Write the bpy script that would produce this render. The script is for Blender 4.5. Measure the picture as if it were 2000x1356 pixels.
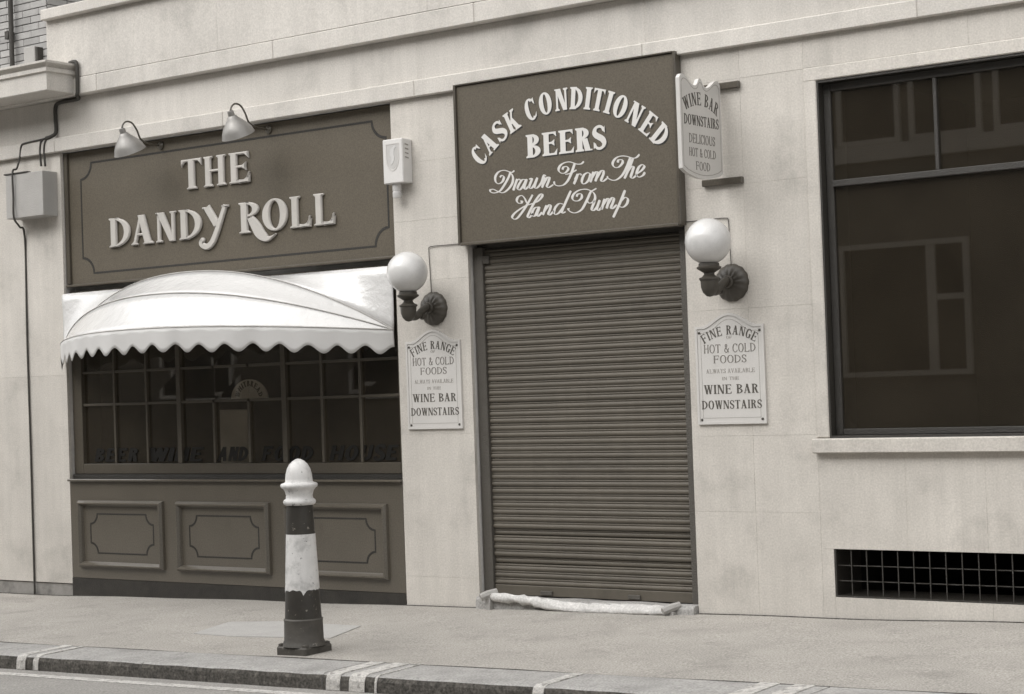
import bpy, bmesh, math, random
from mathutils import Vector, Matrix
from mathutils.geometry import delaunay_2d_cdt
random.seed(7)
for o in list(bpy.data.objects): bpy.data.objects.remove(o, do_unlink=True)
scene = bpy.context.scene
COL = scene.collection
R = math.radians

# ------------------------------------------------------------------ camera
yaw, pit, rol = R(35.931), R(1.177), R(-2.025)
fw = Vector((-math.sin(yaw)*math.cos(pit), math.cos(yaw)*math.cos(pit), math.sin(pit)))
rt = Vector((math.cos(yaw), math.sin(yaw), 0)); up = rt.cross(fw)
r2 = rt*math.cos(rol) + up*math.sin(rol); u2 = up*math.cos(rol) - rt*math.sin(rol)
cd = bpy.data.cameras.new('camera'); cam = bpy.data.objects.new('camera', cd); COL.objects.link(cam)
m = Matrix((r2, u2, -fw)).transposed().to_4x4(); m.translation = Vector((7.682, -10.6, 1.62))
cam.matrix_world = m
cd.sensor_width = 36; cd.lens = 64.8; cd.clip_end = 1000
scene.camera = cam

# ------------------------------------------------------------------ sky, sun, exposure
SUN = Vector((-0.32, -0.92, 1.0)).normalized()          # direction towards the sun
world = bpy.data.worlds.new('World'); scene.world = world; world.use_nodes = True
wn = world.node_tree; bg = wn.nodes['Background']
sky = wn.nodes.new('ShaderNodeTexSky'); sky.sky_type = 'NISHITA'; sky.sun_disc = False
sky.sun_elevation = math.asin(SUN.z); sky.sun_rotation = math.atan2(SUN.x, SUN.y)
sky.air_density = 1.4; sky.dust_density = 2.5; sky.ozone_density = 1.0
hs = wn.nodes.new('ShaderNodeHueSaturation'); hs.inputs['Saturation'].default_value = 0.04   # monochrome film
wn.links.new(sky.outputs[0], hs.inputs['Color']); wn.links.new(hs.outputs[0], bg.inputs[0])
bg.inputs[1].default_value = 0.14
sl = bpy.data.lights.new('sun', 'SUN'); sl.energy = 1.2; sl.angle = R(95); sl.color = (1.0, 0.965, 0.92)
so = bpy.data.objects.new('sun', sl); COL.objects.link(so)
so.rotation_euler = SUN.to_track_quat('Z', 'Y').to_euler(); so.location = (-8, -14, 20)
vs = scene.view_settings; vs.view_transform = 'Standard'; vs.look = 'None'; vs.gamma = 1.0
vs.use_curve_mapping = False; vs.exposure = 1.02

# ------------------------------------------------------------------ helpers
W = {}
def put(o, center, parent):
    o.location = Vector(center) - (W[parent.name] if parent else Vector((0, 0, 0)))
    W[o.name] = Vector(center)
    if parent: o.parent = parent
    COL.objects.link(o); return o
def tag(o, label=None, cat=None, group=None, kind=None):
    if label: o['label'] = label
    if cat: o['category'] = cat
    if group: o['group'] = group
    if kind: o['kind'] = kind
    return o
def thing(name, loc, label, cat, group=None):
    o = bpy.data.objects.new(name, None); o.empty_display_size = 0.1
    put(o, loc, None); return tag(o, label, cat, group)
def mk(name, V, F, mt, parent=None, smooth=False, auto=None):
    V = [Vector(v) for v in V]
    lo = Vector((min(v.x for v in V), min(v.y for v in V), min(v.z for v in V)))
    hi = Vector((max(v.x for v in V), max(v.y for v in V), max(v.z for v in V)))
    c = Vector(((lo.x+hi.x)/2, (lo.y+hi.y)/2, lo.z))
    me = bpy.data.meshes.new(name); me.from_pydata([v - c for v in V], [], F)
    bm = bmesh.new(); bm.from_mesh(me); bmesh.ops.recalc_face_normals(bm, faces=bm.faces); bm.to_mesh(me); bm.free()
    me.materials.append(mt)
    if smooth:
        for p in me.polygons: p.use_smooth = True
        if auto:
            try: me.set_sharp_from_angle(angle=R(auto))
            except Exception: pass
    return put(bpy.data.objects.new(name, me), c, parent)
class MB:
    def __init__(s): s.V = []; s.F = []
    def add(s, V, F):
        n = len(s.V); s.V += [tuple(v) for v in V]; s.F += [[i+n for i in f] for f in F]; return s
    def box(s, x0, x1, y0, y1, z0, z1, c=0.0):
        if c <= 0:
            V = [(x, y, z) for x in (x0, x1) for y in (y0, y1) for z in (z0, z1)]
            return s.add(V, [(0,1,3,2),(4,6,7,5),(0,4,5,1),(2,3,7,6),(0,2,6,4),(1,5,7,3)])
        bm = bmesh.new(); bmesh.ops.create_cube(bm, size=1)
        for v in bm.verts:
            v.co = Vector(((x0+x1)/2+v.co.x*(x1-x0), (y0+y1)/2+v.co.y*(y1-y0), (z0+z1)/2+v.co.z*(z1-z0)))
        bmesh.ops.bevel(bm, geom=bm.edges[:], offset=c, segments=1, affect='EDGES', profile=0.5)
        bm.verts.index_update(); s.add([v.co.copy() for v in bm.verts], [[v.index for v in f.verts] for f in bm.faces]); bm.free(); return s
    def tube(s, P, r, n=8, cap=True):
        P = [Vector(p) for p in P]; rr = r if isinstance(r, (list, tuple)) else [r]*len(P)
        V = []; F = []; ref = None
        for i, p in enumerate(P):
            d = (P[min(i+1, len(P)-1)] - P[max(i-1, 0)]).normalized()
            if ref is None: ref = Vector((0, 0, 1)) if abs(d.z) < 0.9 else Vector((1, 0, 0))
            a = (ref - d*ref.dot(d)).normalized(); ref = a; b = d.cross(a)
            V += [p + (a*math.cos(2*math.pi*k/n) + b*math.sin(2*math.pi*k/n))*rr[i] for k in range(n)]
        for i in range(len(P)-1):
            for k in range(n): F.append((i*n+k, i*n+(k+1) % n, (i+1)*n+(k+1) % n, (i+1)*n+k))
        if cap: F += [tuple(range(n))[::-1], tuple((len(P)-1)*n+k for k in range(n))]
        return s.add(V, F)
    def lathe(s, prof, o, axis=(0, 0, 1), n=28, cap=True):
        ax = Vector(axis).normalized(); ref = Vector((1, 0, 0)) if abs(ax.x) < 0.9 else Vector((0, 1, 0))
        a = (ref - ax*ref.dot(ax)).normalized(); b = ax.cross(a); o = Vector(o); V = []; F = []
        for r, h in prof:
            V += [o + ax*h + (a*math.cos(2*math.pi*k/n) + b*math.sin(2*math.pi*k/n))*max(r, 1e-4) for k in range(n)]
        for i in range(len(prof)-1):
            for k in range(n): F.append((i*n+k, i*n+(k+1) % n, (i+1)*n+(k+1) % n, (i+1)*n+k))
        if cap: F += [tuple(range(n))[::-1], tuple((len(prof)-1)*n+k for k in range(n))]
        return s.add(V, F)
    def out(s, name, mt, parent=None, smooth=False, auto=None): return mk(name, s.V, s.F, mt, parent, smooth, auto)
def box(name, x0, x1, y0, y1, z0, z1, mt, parent=None, c=0.002):
    return MB().box(x0, x1, y0, y1, z0, z1, c).out(name, mt, parent)
def cr(P, n=6, closed=False):                              # Catmull-Rom through points
    P = [Vector(p) for p in P]; out = []
    if len(P) == 2: return [P[0].lerp(P[1], i/n) for i in range(n+1)]
    for i in range(len(P)-1):
        a = P[max(i-1, 0)]; b = P[i]; c = P[i+1]; d = P[min(i+2, len(P)-1)]
        for k in range(n):
            t = k/n
            out.append(0.5*((2*b) + (c-a)*t + (2*a-5*b+4*c-d)*t*t + (3*b-a-3*c+d)*t*t*t))
    out.append(P[-1]); return out

# ------------------------------------------------------------------ materials (greys with the print's warm tone)
def sepia(v, w=1.0):                                       # v: reflectance, w: warmth of the toned print
    k = 0.055*w*(1.35 - v)
    return (v*(1+k*0.50), v*(1-k*0.13), v*(1-k*1.05), 1)
def mat(name, v, w=1.0, rough=0.7, var=0.12, scale=6.0, fine=0.05, fscale=180.0, bump=0.02, bscale=120.0, spec=0.4,
        rnd=0.0, stain=None, metal=0.0, coat=0.0, streak=0.0, wear=None):
    mt = bpy.data.materials.new(name); mt.use_nodes = True; nt = mt.node_tree; N = nt.nodes; L = nt.links
    bs = N['Principled BSDF']; bs.inputs['Roughness'].default_value = rough; bs.inputs['Metallic'].default_value = metal
    bs.inputs['Specular IOR Level'].default_value = spec; bs.inputs['Coat Weight'].default_value = coat
    bs.inputs['Coat Roughness'].default_value = 0.12
    geo = N.new('ShaderNodeNewGeometry')
    def noise(sc, det=4.0, ro=0.6, vec=None):
        n = N.new('ShaderNodeTexNoise'); n.inputs['Scale'].default_value = sc; n.inputs['Detail'].default_value = det
        n.inputs['Roughness'].default_value = ro; L.new(vec or geo.outputs['Position'], n.inputs['Vector']); return n
    def mth(op, a, b, c=None):
        n = N.new('ShaderNodeMath'); n.operation = op
        for i, x in enumerate((a, b) if c is None else (a, b, c)):
            if isinstance(x, (int, float)): n.inputs[i].default_value = x
            else: L.new(x, n.inputs[i])
        return n.outputs[0]
    f = mth('MULTIPLY_ADD', noise(scale).outputs[0], 3.4*var, 1-1.7*var)
    f2 = mth('MULTIPLY_ADD', noise(fscale, 1.0, .5).outputs[0], 3.4*fine, 1-1.7*fine)
    f = mth('MULTIPLY', f, f2)
    if rnd:
        oi = N.new('ShaderNodeObjectInfo'); f = mth('MULTIPLY', f, mth('MULTIPLY_ADD', oi.outputs['Random'], 2*rnd, 1-rnd))
    if streak:
        mp = N.new('ShaderNodeMapping'); mp.inputs['Scale'].default_value = (1, 1, 0.07); L.new(geo.outputs['Position'], mp.inputs[0])
        f = mth('MULTIPLY', f, mth('MULTIPLY_ADD', noise(14, 3, .6, mp.outputs[0]).outputs[0], 2*streak, 1-streak))
    if stain:                                              # (scale, threshold, darkness)
        r = N.new('ShaderNodeValToRGB'); r.color_ramp.elements[0].position = stain[1]; r.color_ramp.elements[1].position = min(stain[1]+0.14, 1)
        L.new(noise(stain[0], 6, .65).outputs[0], r.inputs[0])
        f = mth('MULTIPLY', f, mth('MULTIPLY_ADD', r.outputs[0], -stain[2], 1.0))
    mx = N.new('ShaderNodeMix'); mx.data_type = 'RGBA'; mx.blend_type = 'MULTIPLY'; mx.inputs[0].default_value = 1
    col = sepia(v, w); mx.inputs[6].default_value = col
    cb = N.new('ShaderNodeCombineColor'); [L.new(f, cb.inputs[i]) for i in range(3)]
    L.new(cb.outputs[0], mx.inputs[7]); res = mx.outputs[2]
    if wear:                                               # (scale, threshold, reflectance): chips and worn paint
        r = N.new('ShaderNodeValToRGB'); r.color_ramp.elements[0].position = wear[1]; r.color_ramp.elements[1].position = min(wear[1]+0.03, 1)
        L.new(noise(wear[0], 8, .7).outputs[0], r.inputs[0])
        m2 = N.new('ShaderNodeMix'); m2.data_type = 'RGBA'; L.new(r.outputs[0], m2.inputs[0]); L.new(res, m2.inputs[6])
        m2.inputs[7].default_value = sepia(wear[2], w); res = m2.outputs[2]
    L.new(res, bs.inputs['Base Color'])
    if bump:
        bp = N.new('ShaderNodeBump'); bp.inputs['Strength'].default_value = 0.5; bp.inputs['Distance'].default_value = bump
        L.new(noise(bscale, 5, .65).outputs[0], bp.inputs['Height']); L.new(bp.outputs[0], bs.inputs['Normal'])
    return mt
M = {}
M['stone'] = mat('portland stone', .495, 1.9, rough=.88, var=.11, scale=2.6, fine=.13, fscale=85, bump=.004, bscale=150, rnd=.035, stain=(1.9, .53, .17), streak=.11, spec=.25, wear=(9, .74, .30))
M['stone2'] = mat('portland stone frieze', .50, 1.7, rough=.88, var=.10, scale=1.9, fine=.13, fscale=85, bump=.004, bscale=150, rnd=.03, stain=(2.1, .54, .15), streak=.11, spec=.25, wear=(9, .75, .32))
M['plinth'] = mat('dirty stone', .25, 1.2, rough=.9, var=.3, scale=5, fine=.15, bump=.008, bscale=60, stain=(4, .5, .35))
M['mortar'] = mat('mortar', .58, 1, rough=.95, var=.2)
M['brick'] = mat('grimy brick', .34, .6, rough=.9, var=.15, scale=8, fine=.12, bump=.006, bscale=90, rnd=.16)
M['brickmortar'] = mat('sooty mortar', .06, .8, rough=.95)
M['board'] = mat('painted board', .090, 3.8, rough=.5, var=.07, scale=3, fine=.20, fscale=95, bump=.0008, bscale=300, spec=.35, wear=(38, .735, .04))
M['board2'] = mat('painted sign box', .084, 3.8, rough=.5, var=.06, scale=3, fine=.20, fscale=95, bump=.0008, bscale=300, spec=.35)
M['joinery'] = mat('painted joinery', .064, 3.4, rough=.35, coat=.4, var=.10, scale=4, fine=.20, fscale=95, bump=.001, bscale=200, spec=.45)
M['riser'] = mat('painted stall riser', .084, 3.2, rough=.30, coat=.6, var=.09, scale=4, fine=.20, fscale=95, bump=.001, bscale=200, spec=.5, stain=(3, .62, .15))
M['lining'] = mat('dark lining paint', .022, 2.5, rough=.5, var=.15, spec=.35)
M['darkbase'] = mat('black skirting', .028, 2.6, rough=.6, var=.3, scale=10, stain=(6, .5, .3), spec=.35)
M['goldlet'] = mat('pale raised letters', .45, 1.5, rough=.42, var=.06, scale=10, fine=.04, bump=.001, spec=.5)
M['whitelet'] = mat('white sign paint', .58, 1.0, rough=.5, var=.05, scale=12, bump=0)
M['blacklet'] = mat('dark sign paint', .07, 2.4, rough=.6, var=.15, scale=30, bump=0)
M['fadedlet'] = mat('faded sign paint', .27, 1.6, rough=.6, var=.22, scale=60, bump=0)
M['glasslet'] = mat('window lettering', .010, 2.0, rough=.6, var=.1, bump=0, spec=.2)
M['plaque'] = mat('cream enamel', .52, 1.0, rough=.38, var=.05, scale=6, bump=0, spec=.5, wear=(22, .76, .25))
M['whitebox'] = mat('white plastic', .60, .8, rough=.4, var=.05, scale=9, bump=0)
M['shutter'] = mat('shutter steel', .080, 3.4, rough=.6, var=.12, scale=3, fine=.08, fscale=220, bump=.001, bscale=200, spec=.5, streak=.14, rnd=.07, stain=(2.5, .55, .2))
M['guide'] = mat('shutter guide', .075, 2.2, rough=.45, var=.12, scale=5, wear=(40, .72, .2))
M['iron'] = mat('cast iron', .045, 3.0, rough=.45, var=.25, scale=14, bump=.002, bscale=90, spec=.5)
M['lead'] = mat('dark cable', .045, 2.0, rough=.6, var=.3, scale=20)
M['greybox'] = mat('grey painted box', .36, 1.0, rough=.6, var=.08, scale=6, fine=.08)
M['awning'] = mat('white vinyl', .60, .4, rough=.24, var=.03, scale=3, fine=.03, fscale=90, bump=.035, bscale=5, spec=.6, coat=.5, stain=(2.0, .56, .08), streak=.04)
M['valance'] = mat('shaded white valance', .52, .5, rough=.6, var=.04, scale=5, fine=.03, bump=.001, bscale=300)  # greyer than the hood: the valance's shade is put into its colour
M['seam'] = mat('seam piping', .42, 1.0, rough=.6, var=.1)
M['opal'] = mat('opal glass', .56, .5, rough=.2, var=.05, scale=9, bump=0, spec=.5, coat=.3, stain=(7, .52, .10))
M['enamelshade'] = mat('metal lamp shade', .24, 1.0, rough=.38, var=.12, scale=18, metal=.35, bump=0)
M['asphalt'] = mat('pavement asphalt', .32, 1.6, rough=.92, var=.12, scale=1.8, fine=.38, fscale=95, bump=.006, bscale=110, stain=(2.2, .54, .16), spec=.2, wear=(30, .745, .5))
M['road'] = mat('road asphalt', .28, 1.1, rough=.9, var=.14, scale=1.6, fine=.34, fscale=80, bump=.008, bscale=130, spec=.2)
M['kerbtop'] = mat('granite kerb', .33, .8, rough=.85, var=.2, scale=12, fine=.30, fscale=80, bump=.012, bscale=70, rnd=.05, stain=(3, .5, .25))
M['kerbface'] = mat('dark granite face', .075, 1.8, rough=.9, var=.6, scale=22, fine=.6, fscale=60, bump=.02, bscale=45)
M['roadpaint'] = mat('worn road paint', .50, 1.2, rough=.8, var=.2, scale=14, fine=.3, fscale=80, wear=(20, .55, .28))
M['patch'] = mat('concrete patch', .36, .8, rough=.9, var=.1, scale=7, fine=.22, fscale=170, bump=.004)
M['bollwhite'] = mat('chipped white paint', .60, .6, rough=.55, var=.08, scale=12, bump=.004, bscale=40, wear=(30, .62, .14), stain=(11, .5, .28), streak=.15)
M['bollblack'] = mat('chipped black paint', .030, 2.5, rough=.5, var=.3, scale=10, bump=.004, bscale=40, wear=(24, .63, .2))
M['bollbase'] = mat('weathered iron base', .060, 2.0, rough=.6, var=.35, scale=9, bump=.006, bscale=40, wear=(24, .62, .16))
M['stepwhite'] = mat('whitened step', .52, .8, rough=.85, var=.2, scale=12, fine=.2, fscale=70, bump=.012, bscale=50, wear=(16, .66, .26))
M['winmetal'] = mat('bronze window metal', .026, 2.5, rough=.4, var=.15, spec=.5)
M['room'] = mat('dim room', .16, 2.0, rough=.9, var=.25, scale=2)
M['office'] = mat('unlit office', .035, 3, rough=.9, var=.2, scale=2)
M['roompale'] = mat('pale panel', .42, .9, rough=.8, var=.2, scale=3)
M['void'] = mat('unlit void', .012, 2, rough=.95)  # near-black colour stands in for the darkness of unlit depth
M['oppwall'] = mat('opposite wall', .14, 2.0, rough=.9, var=.2, scale=1)
M['opptrim'] = mat('opposite trim', .50, 1.5, rough=.8, var=.1)
M['oppglass'] = mat('opposite glazing', .02, 1.0, rough=.2, var=.1, bump=0)
def glassmat():
    mt = bpy.data.materials.new('window glass'); mt.use_nodes = True; nt = mt.node_tree; N = nt.nodes; L = nt.links
    N.remove(N['Principled BSDF']); o = N['Material Output']
    tr = N.new('ShaderNodeBsdfTransparent'); tr.inputs[0].default_value = (.82, .80, .76, 1)
    gl = N.new('ShaderNodeBsdfGlossy'); gl.inputs['Roughness'].default_value = .015; gl.inputs[0].default_value = (1, .97, .92, 1)
    fr = N.new('ShaderNodeFresnel'); fr.inputs[0].default_value = 1.55
    mu = N.new('ShaderNodeMath'); mu.operation = 'MULTIPLY'; mu.inputs[1].default_value = 1.7; mu.use_clamp = True
    gb = N.new('ShaderNodeNewGeometry'); inv = N.new('ShaderNodeMath'); inv.operation = 'SUBTRACT'; inv.inputs[0].default_value = 1.0   # no total reflection at the rear face
    L.new(gb.outputs['Backfacing'], inv.inputs[1]); mf = N.new('ShaderNodeMath'); mf.operation = 'MULTIPLY'
    L.new(fr.outputs[0], mf.inputs[0]); L.new(inv.outputs[0], mf.inputs[1]); L.new(mf.outputs[0], mu.inputs[0])
    mi = N.new('ShaderNodeMixShader'); L.new(mu.outputs[0], mi.inputs[0]); L.new(tr.outputs[0], mi.inputs[1]); L.new(gl.outputs[0], mi.inputs[2])
    df = N.new('ShaderNodeBsdfDiffuse'); df.inputs[0].default_value = (.55, .46, .34, 1)      # street-dust film, also a painted haze lifting the dark panes
    ge = N.new('ShaderNodeNewGeometry'); nz = N.new('ShaderNodeTexNoise'); nz.inputs['Scale'].default_value = 3.0; nz.inputs['Detail'].default_value = 5
    L.new(ge.outputs['Position'], nz.inputs['Vector'])
    ma = N.new('ShaderNodeMath'); ma.operation = 'MULTIPLY_ADD'; ma.inputs[1].default_value = .016; ma.inputs[2].default_value = .012; L.new(nz.outputs[0], ma.inputs[0])
    m3 = N.new('ShaderNodeMixShader'); L.new(ma.outputs[0], m3.inputs[0]); L.new(mi.outputs[0], m3.inputs[1]); L.new(df.outputs[0], m3.inputs[2])
    L.new(m3.outputs[0], o.inputs[0]); return mt
M['glass'] = glassmat()

# ------------------------------------------------------------------ lettering: glyphs are unions of strokes
def ribbon(P, wf, n=8):
    C = cr([(p[0], p[1], 0) for p in P], n); L_ = []; out = []
    for i, p in enumerate(C):
        d = (C[min(i+1, len(C)-1)] - C[max(i-1, 0)]); d = d.normalized() if d.length > 1e-9 else Vector((1, 0, 0))
        w = wf(i/(len(C)-1), d)/2; nrm = Vector((-d.y, d.x, 0))
        L_.append((p + nrm*w, p - nrm*w))
    for a, b in zip(L_, L_[1:]):
        out += [[a[0][:2], a[1][:2], b[1][:2]], [a[0][:2], b[1][:2], b[0][:2]]]
    return out
def disc(x, y, r, n=14): return [[(x+r*math.cos(2*math.pi*k/n), y+r*math.sin(2*math.pi*k/n)) for k in range(n)]]
def bowl(cx, cy, rx, ry, a0, a1, S, t, n=22):
    out = []
    for k in range(n):
        p = [R(a0+(a1-a0)*q/n) for q in (k, k+1)]
        o = [(cx+rx*math.cos(a), cy+ry*math.sin(a)) for a in p]; i = [(cx+(rx-S)*math.cos(a), cy+(ry-t)*math.sin(a)) for a in p]
        out += [[o[0], o[1], i[1]], [o[0], i[1], i[0]]]
    return out
def glyph(ch, S=.19, t=.07, sf=.07, st=.05, wd=1.0):
    P = []
    def rect(x0, x1, y0, y1): P.append([(x0, y0), (x1, y0), (x1, y1), (x0, y1)])
    def foot(x0, x1, y, d=1):
        if sf <= 0: return
        P.append([(x0-sf, y), (x1+sf, y), (x1+sf, y+d*st), (x1+sf*.35, y+d*st*1.4), (x1, y+d*(st+sf*.8)), (x0, y+d*(st+sf*.8)), (x0-sf*.35, y+d*st*1.4), (x0-sf, y+d*st)])
    def stem(x, bot=True, top=True):
        rect(x, x+S, 0, 1)
        if bot: foot(x, x+S, 0)
        if top: foot(x, x+S, 1, -1)
    def diag(x0, y0, x1, y1, w): P.append([(x0-w/2, y0), (x0+w/2, y0), (x1+w/2, y1), (x1-w/2, y1)])
    def arm(x0, x1, y, up_, dn):                           # horizontal arm with beaked end
        rect(x0, x1, y-t/2, y+t/2)
        if sf > 0:
            if up_: P.append([(x1, y-t/2), (x1+.02, y+t/2+up_), (x1-.04, y+t/2+up_*.55), (x1-.12, y+t/2)])
            if dn: P.append([(x1, y+t/2), (x1-.12, y-t/2), (x1-.04, y-t/2-dn*.55), (x1+.02, y-t/2-dn)])
    b = sf
    if ch == 'I': stem(b); a = S+2*b
    elif ch == 'H': stem(b); stem(b+.46*wd); rect(b+S*.5, b+.46*wd+S*.5, .5-t*.3, .5+t*.7); a = .46*wd+S+2*b
    elif ch in 'EFL':
        w = .56*wd; stem(b)
        if ch != 'L': arm(b+S*.5, b+w, 1-t/2, 0, .14); arm(b+S*.5, b+w*.84, .53, .10, .10)
        if ch != 'F': arm(b+S*.5, b+w*1.05, t/2, .18, 0)
        a = w*1.05+b+.03
    elif ch == 'T':
        w = .66*wd; stem(w/2-S/2, True, False); rect(.02, w-.02, 1-t, 1)
        if sf > 0:
            for s in (0, 1):
                x = w*s; q = -1 if s else 1
                P.append([(x, 1), (x+q*.12, 1), (x+q*.12, 1-t), (x+q*.04, 1-t-.09), (x, 1-t-.16)])
        a = w
    elif ch == 'D':
        w = .66*wd; stem(b); P.extend(bowl(b+S*.5, .5, w-S*.5, .5, -90, 90, S*1.02, t)); rect(b, b+S*.6, 0, t); a = w+b+.02
    elif ch in 'BR':
        w = .56*wd; stem(b); P.extend(bowl(b+S*.8, .755, w*.94-S*.8, .245, -90, 90, S*.95, t)); rect(b+S*.5, b+S*.85, 1-t, 1); rect(b+S*.5, b+S*.85, .51, .51+t)
        if ch == 'B': P.extend(bowl(b+S*.8, .265, w*1.05-S*.8, .265, -90, 90, S, t)); rect(b+S*.5, b+S*.85, 0, t); a = w*1.05+b+.02
        else:
            P.append([(b+w*.40, .53), (b+w*.40+S*1.0, .53), (b+w*1.02+S*.1, .0), (b+w*1.02-S*.95, .0)])
            if sf > 0: rect(b+w*.78, b+w*1.02+S*.1+sf, 0, st)
            a = w*1.05+S*.1+b*1.6
    elif ch == 'O' or ch == 'C' or ch == 'G':
        w = .72*wd if ch == 'O' else .66*wd; r = w/2
        if ch == 'O': P.extend(bowl(r, .5, r, .52, 0, 360, S*1.05, t, 40))
        else:
            P.extend(bowl(w*.54, .5, w*.54, .52, 52, 308 if ch == 'C' else 322, S*1.05, t*1.15, 34))
            x = w*.90
            if sf > 0: P.append([(x-.10, .92), (x+.05, .99), (x+.06, .66), (x-.01, .74)])
            if ch == 'C' and sf > 0: P.append([(x-.13, .06), (x-.02, .20), (x+.06, .30), (x+.01, .10)])
            if ch == 'G': rect(x-S*.75, x+S*.25, .03, .46); foot(x-S*.75, x+S*.25, .46, -1)
        a = w*1.02
    elif ch == 'U':
        w = .68*wd; rect(b, b+S, .33, 1); foot(b, b+S, 1, -1); rect(b+w-t*1.3-S*.2, b+w-S*.2, .33, 1); foot(b+w-t*1.3-S*.2, b+w-S*.2, 1, -1)
        cx = b+(w-S*.2)/2; P.extend(bowl(cx, .34, cx-b, .36, 180, 270, S, t*1.2, 14)); P.extend(bowl(cx, .34, cx-b, .36, 270, 360, t*1.3, t*1.2, 14)); a = w+b*1.6
    elif ch in 'AVW':
        w = .72*wd
        if ch == 'A':
            diag(.10, 0, w*.47, 1, t*1.25); diag(w-.10-S*.3, 0, w*.47, 1, S*1.1); rect(w*.24, w*.66, .30, .30+t); foot(.10-t*.6, .10+t*.6, 0); foot(w-.10-S*.85, w-.10+S*.25, 0); a = w+sf*.4
        elif ch == 'V':
            diag(w*.5, 0, .10+S*.2, 1, S*1.1); diag(w*.5, 0, w-.08, 1, t*1.25); foot(.10-S*.35, .10+S*.75, 1, -1); foot(w-.08-t*.6, w-.08+t*.6, 1, -1); a = w
        else:
            q = .36*wd; x0 = .10+S*.2
            for i in (0, 1):
                diag(x0+q*(.55+i), 0, x0+q*i, 1, S*1.05); diag(x0+q*(.55+i), 0, x0+q*(1+i), 1, t*1.25)
            foot(x0-S*.5, x0+S*.5, 1, -1); foot(x0+q*2-t*.6, x0+q*2+t*.6, 1, -1); foot(x0+q-S*.5, x0+q+S*.5, 1, -1); a = x0+2*q+sf+.04
    elif ch == 'N':
        w = .62*wd; rect(b, b+t*1.3, 0, 1); rect(b+w-t*1.3, b+w, 0, 1); P.append([(b-.02, 1), (b+S*1.15, 1), (b+w, 0), (b+w-S*.95, 0)])
        foot(b, b+t*1.3, 0); foot(b+w-t*1.3, b+w, 1, -1)
        if sf > 0: rect(b-sf, b+S*.5, 1-st, 1)
        a = w+2*b
    elif ch == 'K':
        w = .62*wd; stem(b); P.append([(b+S*.8, .40), (b+S*.8+t, .36), (b+w, .985), (b+w-t*1.5, .985)]); P.append([(b+S*1.0, .55), (b+S*1.75, .66), (b+w+S*.25, 0), (b+w-S*.9, 0)])
        foot(b+w-t*1.4, b+w, 1, -1); foot(b+w-S*.9, b+w+S*.25, 0); a = w+2*b+S*.2
    elif ch == 'Y':
        w = .7*wd; diag(w*.5, .42, .10+S*.2, 1, S*1.1); diag(w*.5, .42, w-.1, 1, t*1.3); rect(w*.5-S*.5, w*.5+S*.5, 0, .46); foot(w*.5-S*.5, w*.5+S*.5, 0); foot(.1-S*.35, .1+S*.75, 1, -1); foot(w-.1-t*.6, w-.1+t*.6, 1, -1); a = w
    elif ch == 'S':
        w = .54*wd; pts = [(.86, .76), (.74, .91), (.5, .965), (.22, .90), (.12, .73), (.26, .60), (.5, .51), (.76, .40), (.88, .24), (.76, .09), (.48, .03), (.24, .09), (.10, .25)]
        P.extend(ribbon([(x*w, y) for x, y in pts], lambda u, d: t*1.1+(S*1.05-t)*math.exp(-((u-.5)/.26)**2)*(0.35+.65*abs(d.x*.6-d.y*.8)), 5))
        if sf > 0: P.append([(w*.80, .86), (w*.95, .97), (w*.95, .68), (w*.86, .72)]); P.append([(w*.03, .03), (w*.18, .13), (w*.12, .29), (w*.03, .32)])
        a = w
    elif ch == '&':
        w = .62*wd; P.extend(ribbon([(w*x, y) for x, y in [(.95, .5), (.72, .12), (.4, .02), (.1, .2), (.3, .5), (.58, .72), (.5, .95), (.3, .9), (.3, .7), (.6, .35), (.98, .02)]], lambda u, d: t+(S*.8-t)*(.5+.5*abs(d.y)), 6)); a = w
    else: a = .3
    return P, a
def tri2d(polys):
    V = []; Fc = []
    for p in polys:
        A = sum(p[i][0]*p[(i+1) % len(p)][1]-p[(i+1) % len(p)][0]*p[i][1] for i in range(len(p)))
        if abs(A) < 1e-10: continue
        q = list(p) if A > 0 else list(p)[::-1]
        Fc.append(list(range(len(V), len(V)+len(q)))); V += [Vector(x[:2]) for x in q]
    ov, oe, of, _, _, orf = delaunay_2d_cdt(V, [], Fc, 0, 1e-6)
    return [tuple(v) for v in ov], [tuple(f) for f, o in zip(of, orf) if o]
def solid(polys, fmap, d0, d1, mb=None):
    """flat union of polygons -> prism between depths d0 and d1; fmap(u, v, w) -> world"""
    V, T = tri2d(polys); n = len(V); mb = mb or MB(); cnt = {}
    for f in T:
        for a, b in zip(f, f[1:]+f[:1]): cnt[(a, b)] = 1
    F = [f for f in T] + [tuple(i+n for i in f[::-1]) for f in T]
    for (a, b) in cnt:
        if (b, a) not in cnt: F.append((b, a, a+n, b+n))
    mb.add([fmap(v[0], v[1], d1) for v in V] + [fmap(v[0], v[1], d0) for v in V], F); return mb
def xf(polys, sx, sy, ox, oy, rot=0.0, shear=0.0):
    c, s = math.cos(rot), math.sin(rot)
    return [[((x*sx+y*sy*shear)*c-y*sy*s+ox, (x*sx+y*sy*shear)*s+y*sy*c+oy) for x, y in p] for p in polys]
def textline(s, cx, base, h, width, kw, gap=.10, space=.32, shear=0):
    gl = [glyph(c, **kw) if c != ' ' else (None, space) for c in s]
    tot = sum(a for _, a in gl)+gap*(len(gl)-1); k = width/(tot*h); x = cx-width/2; out = Line(); out.text = s
    for g, a in gl:
        if g: out.append(xf(g, h*k, h, x, base, 0, shear))
        x += (a+gap)*h*k
    return out
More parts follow.
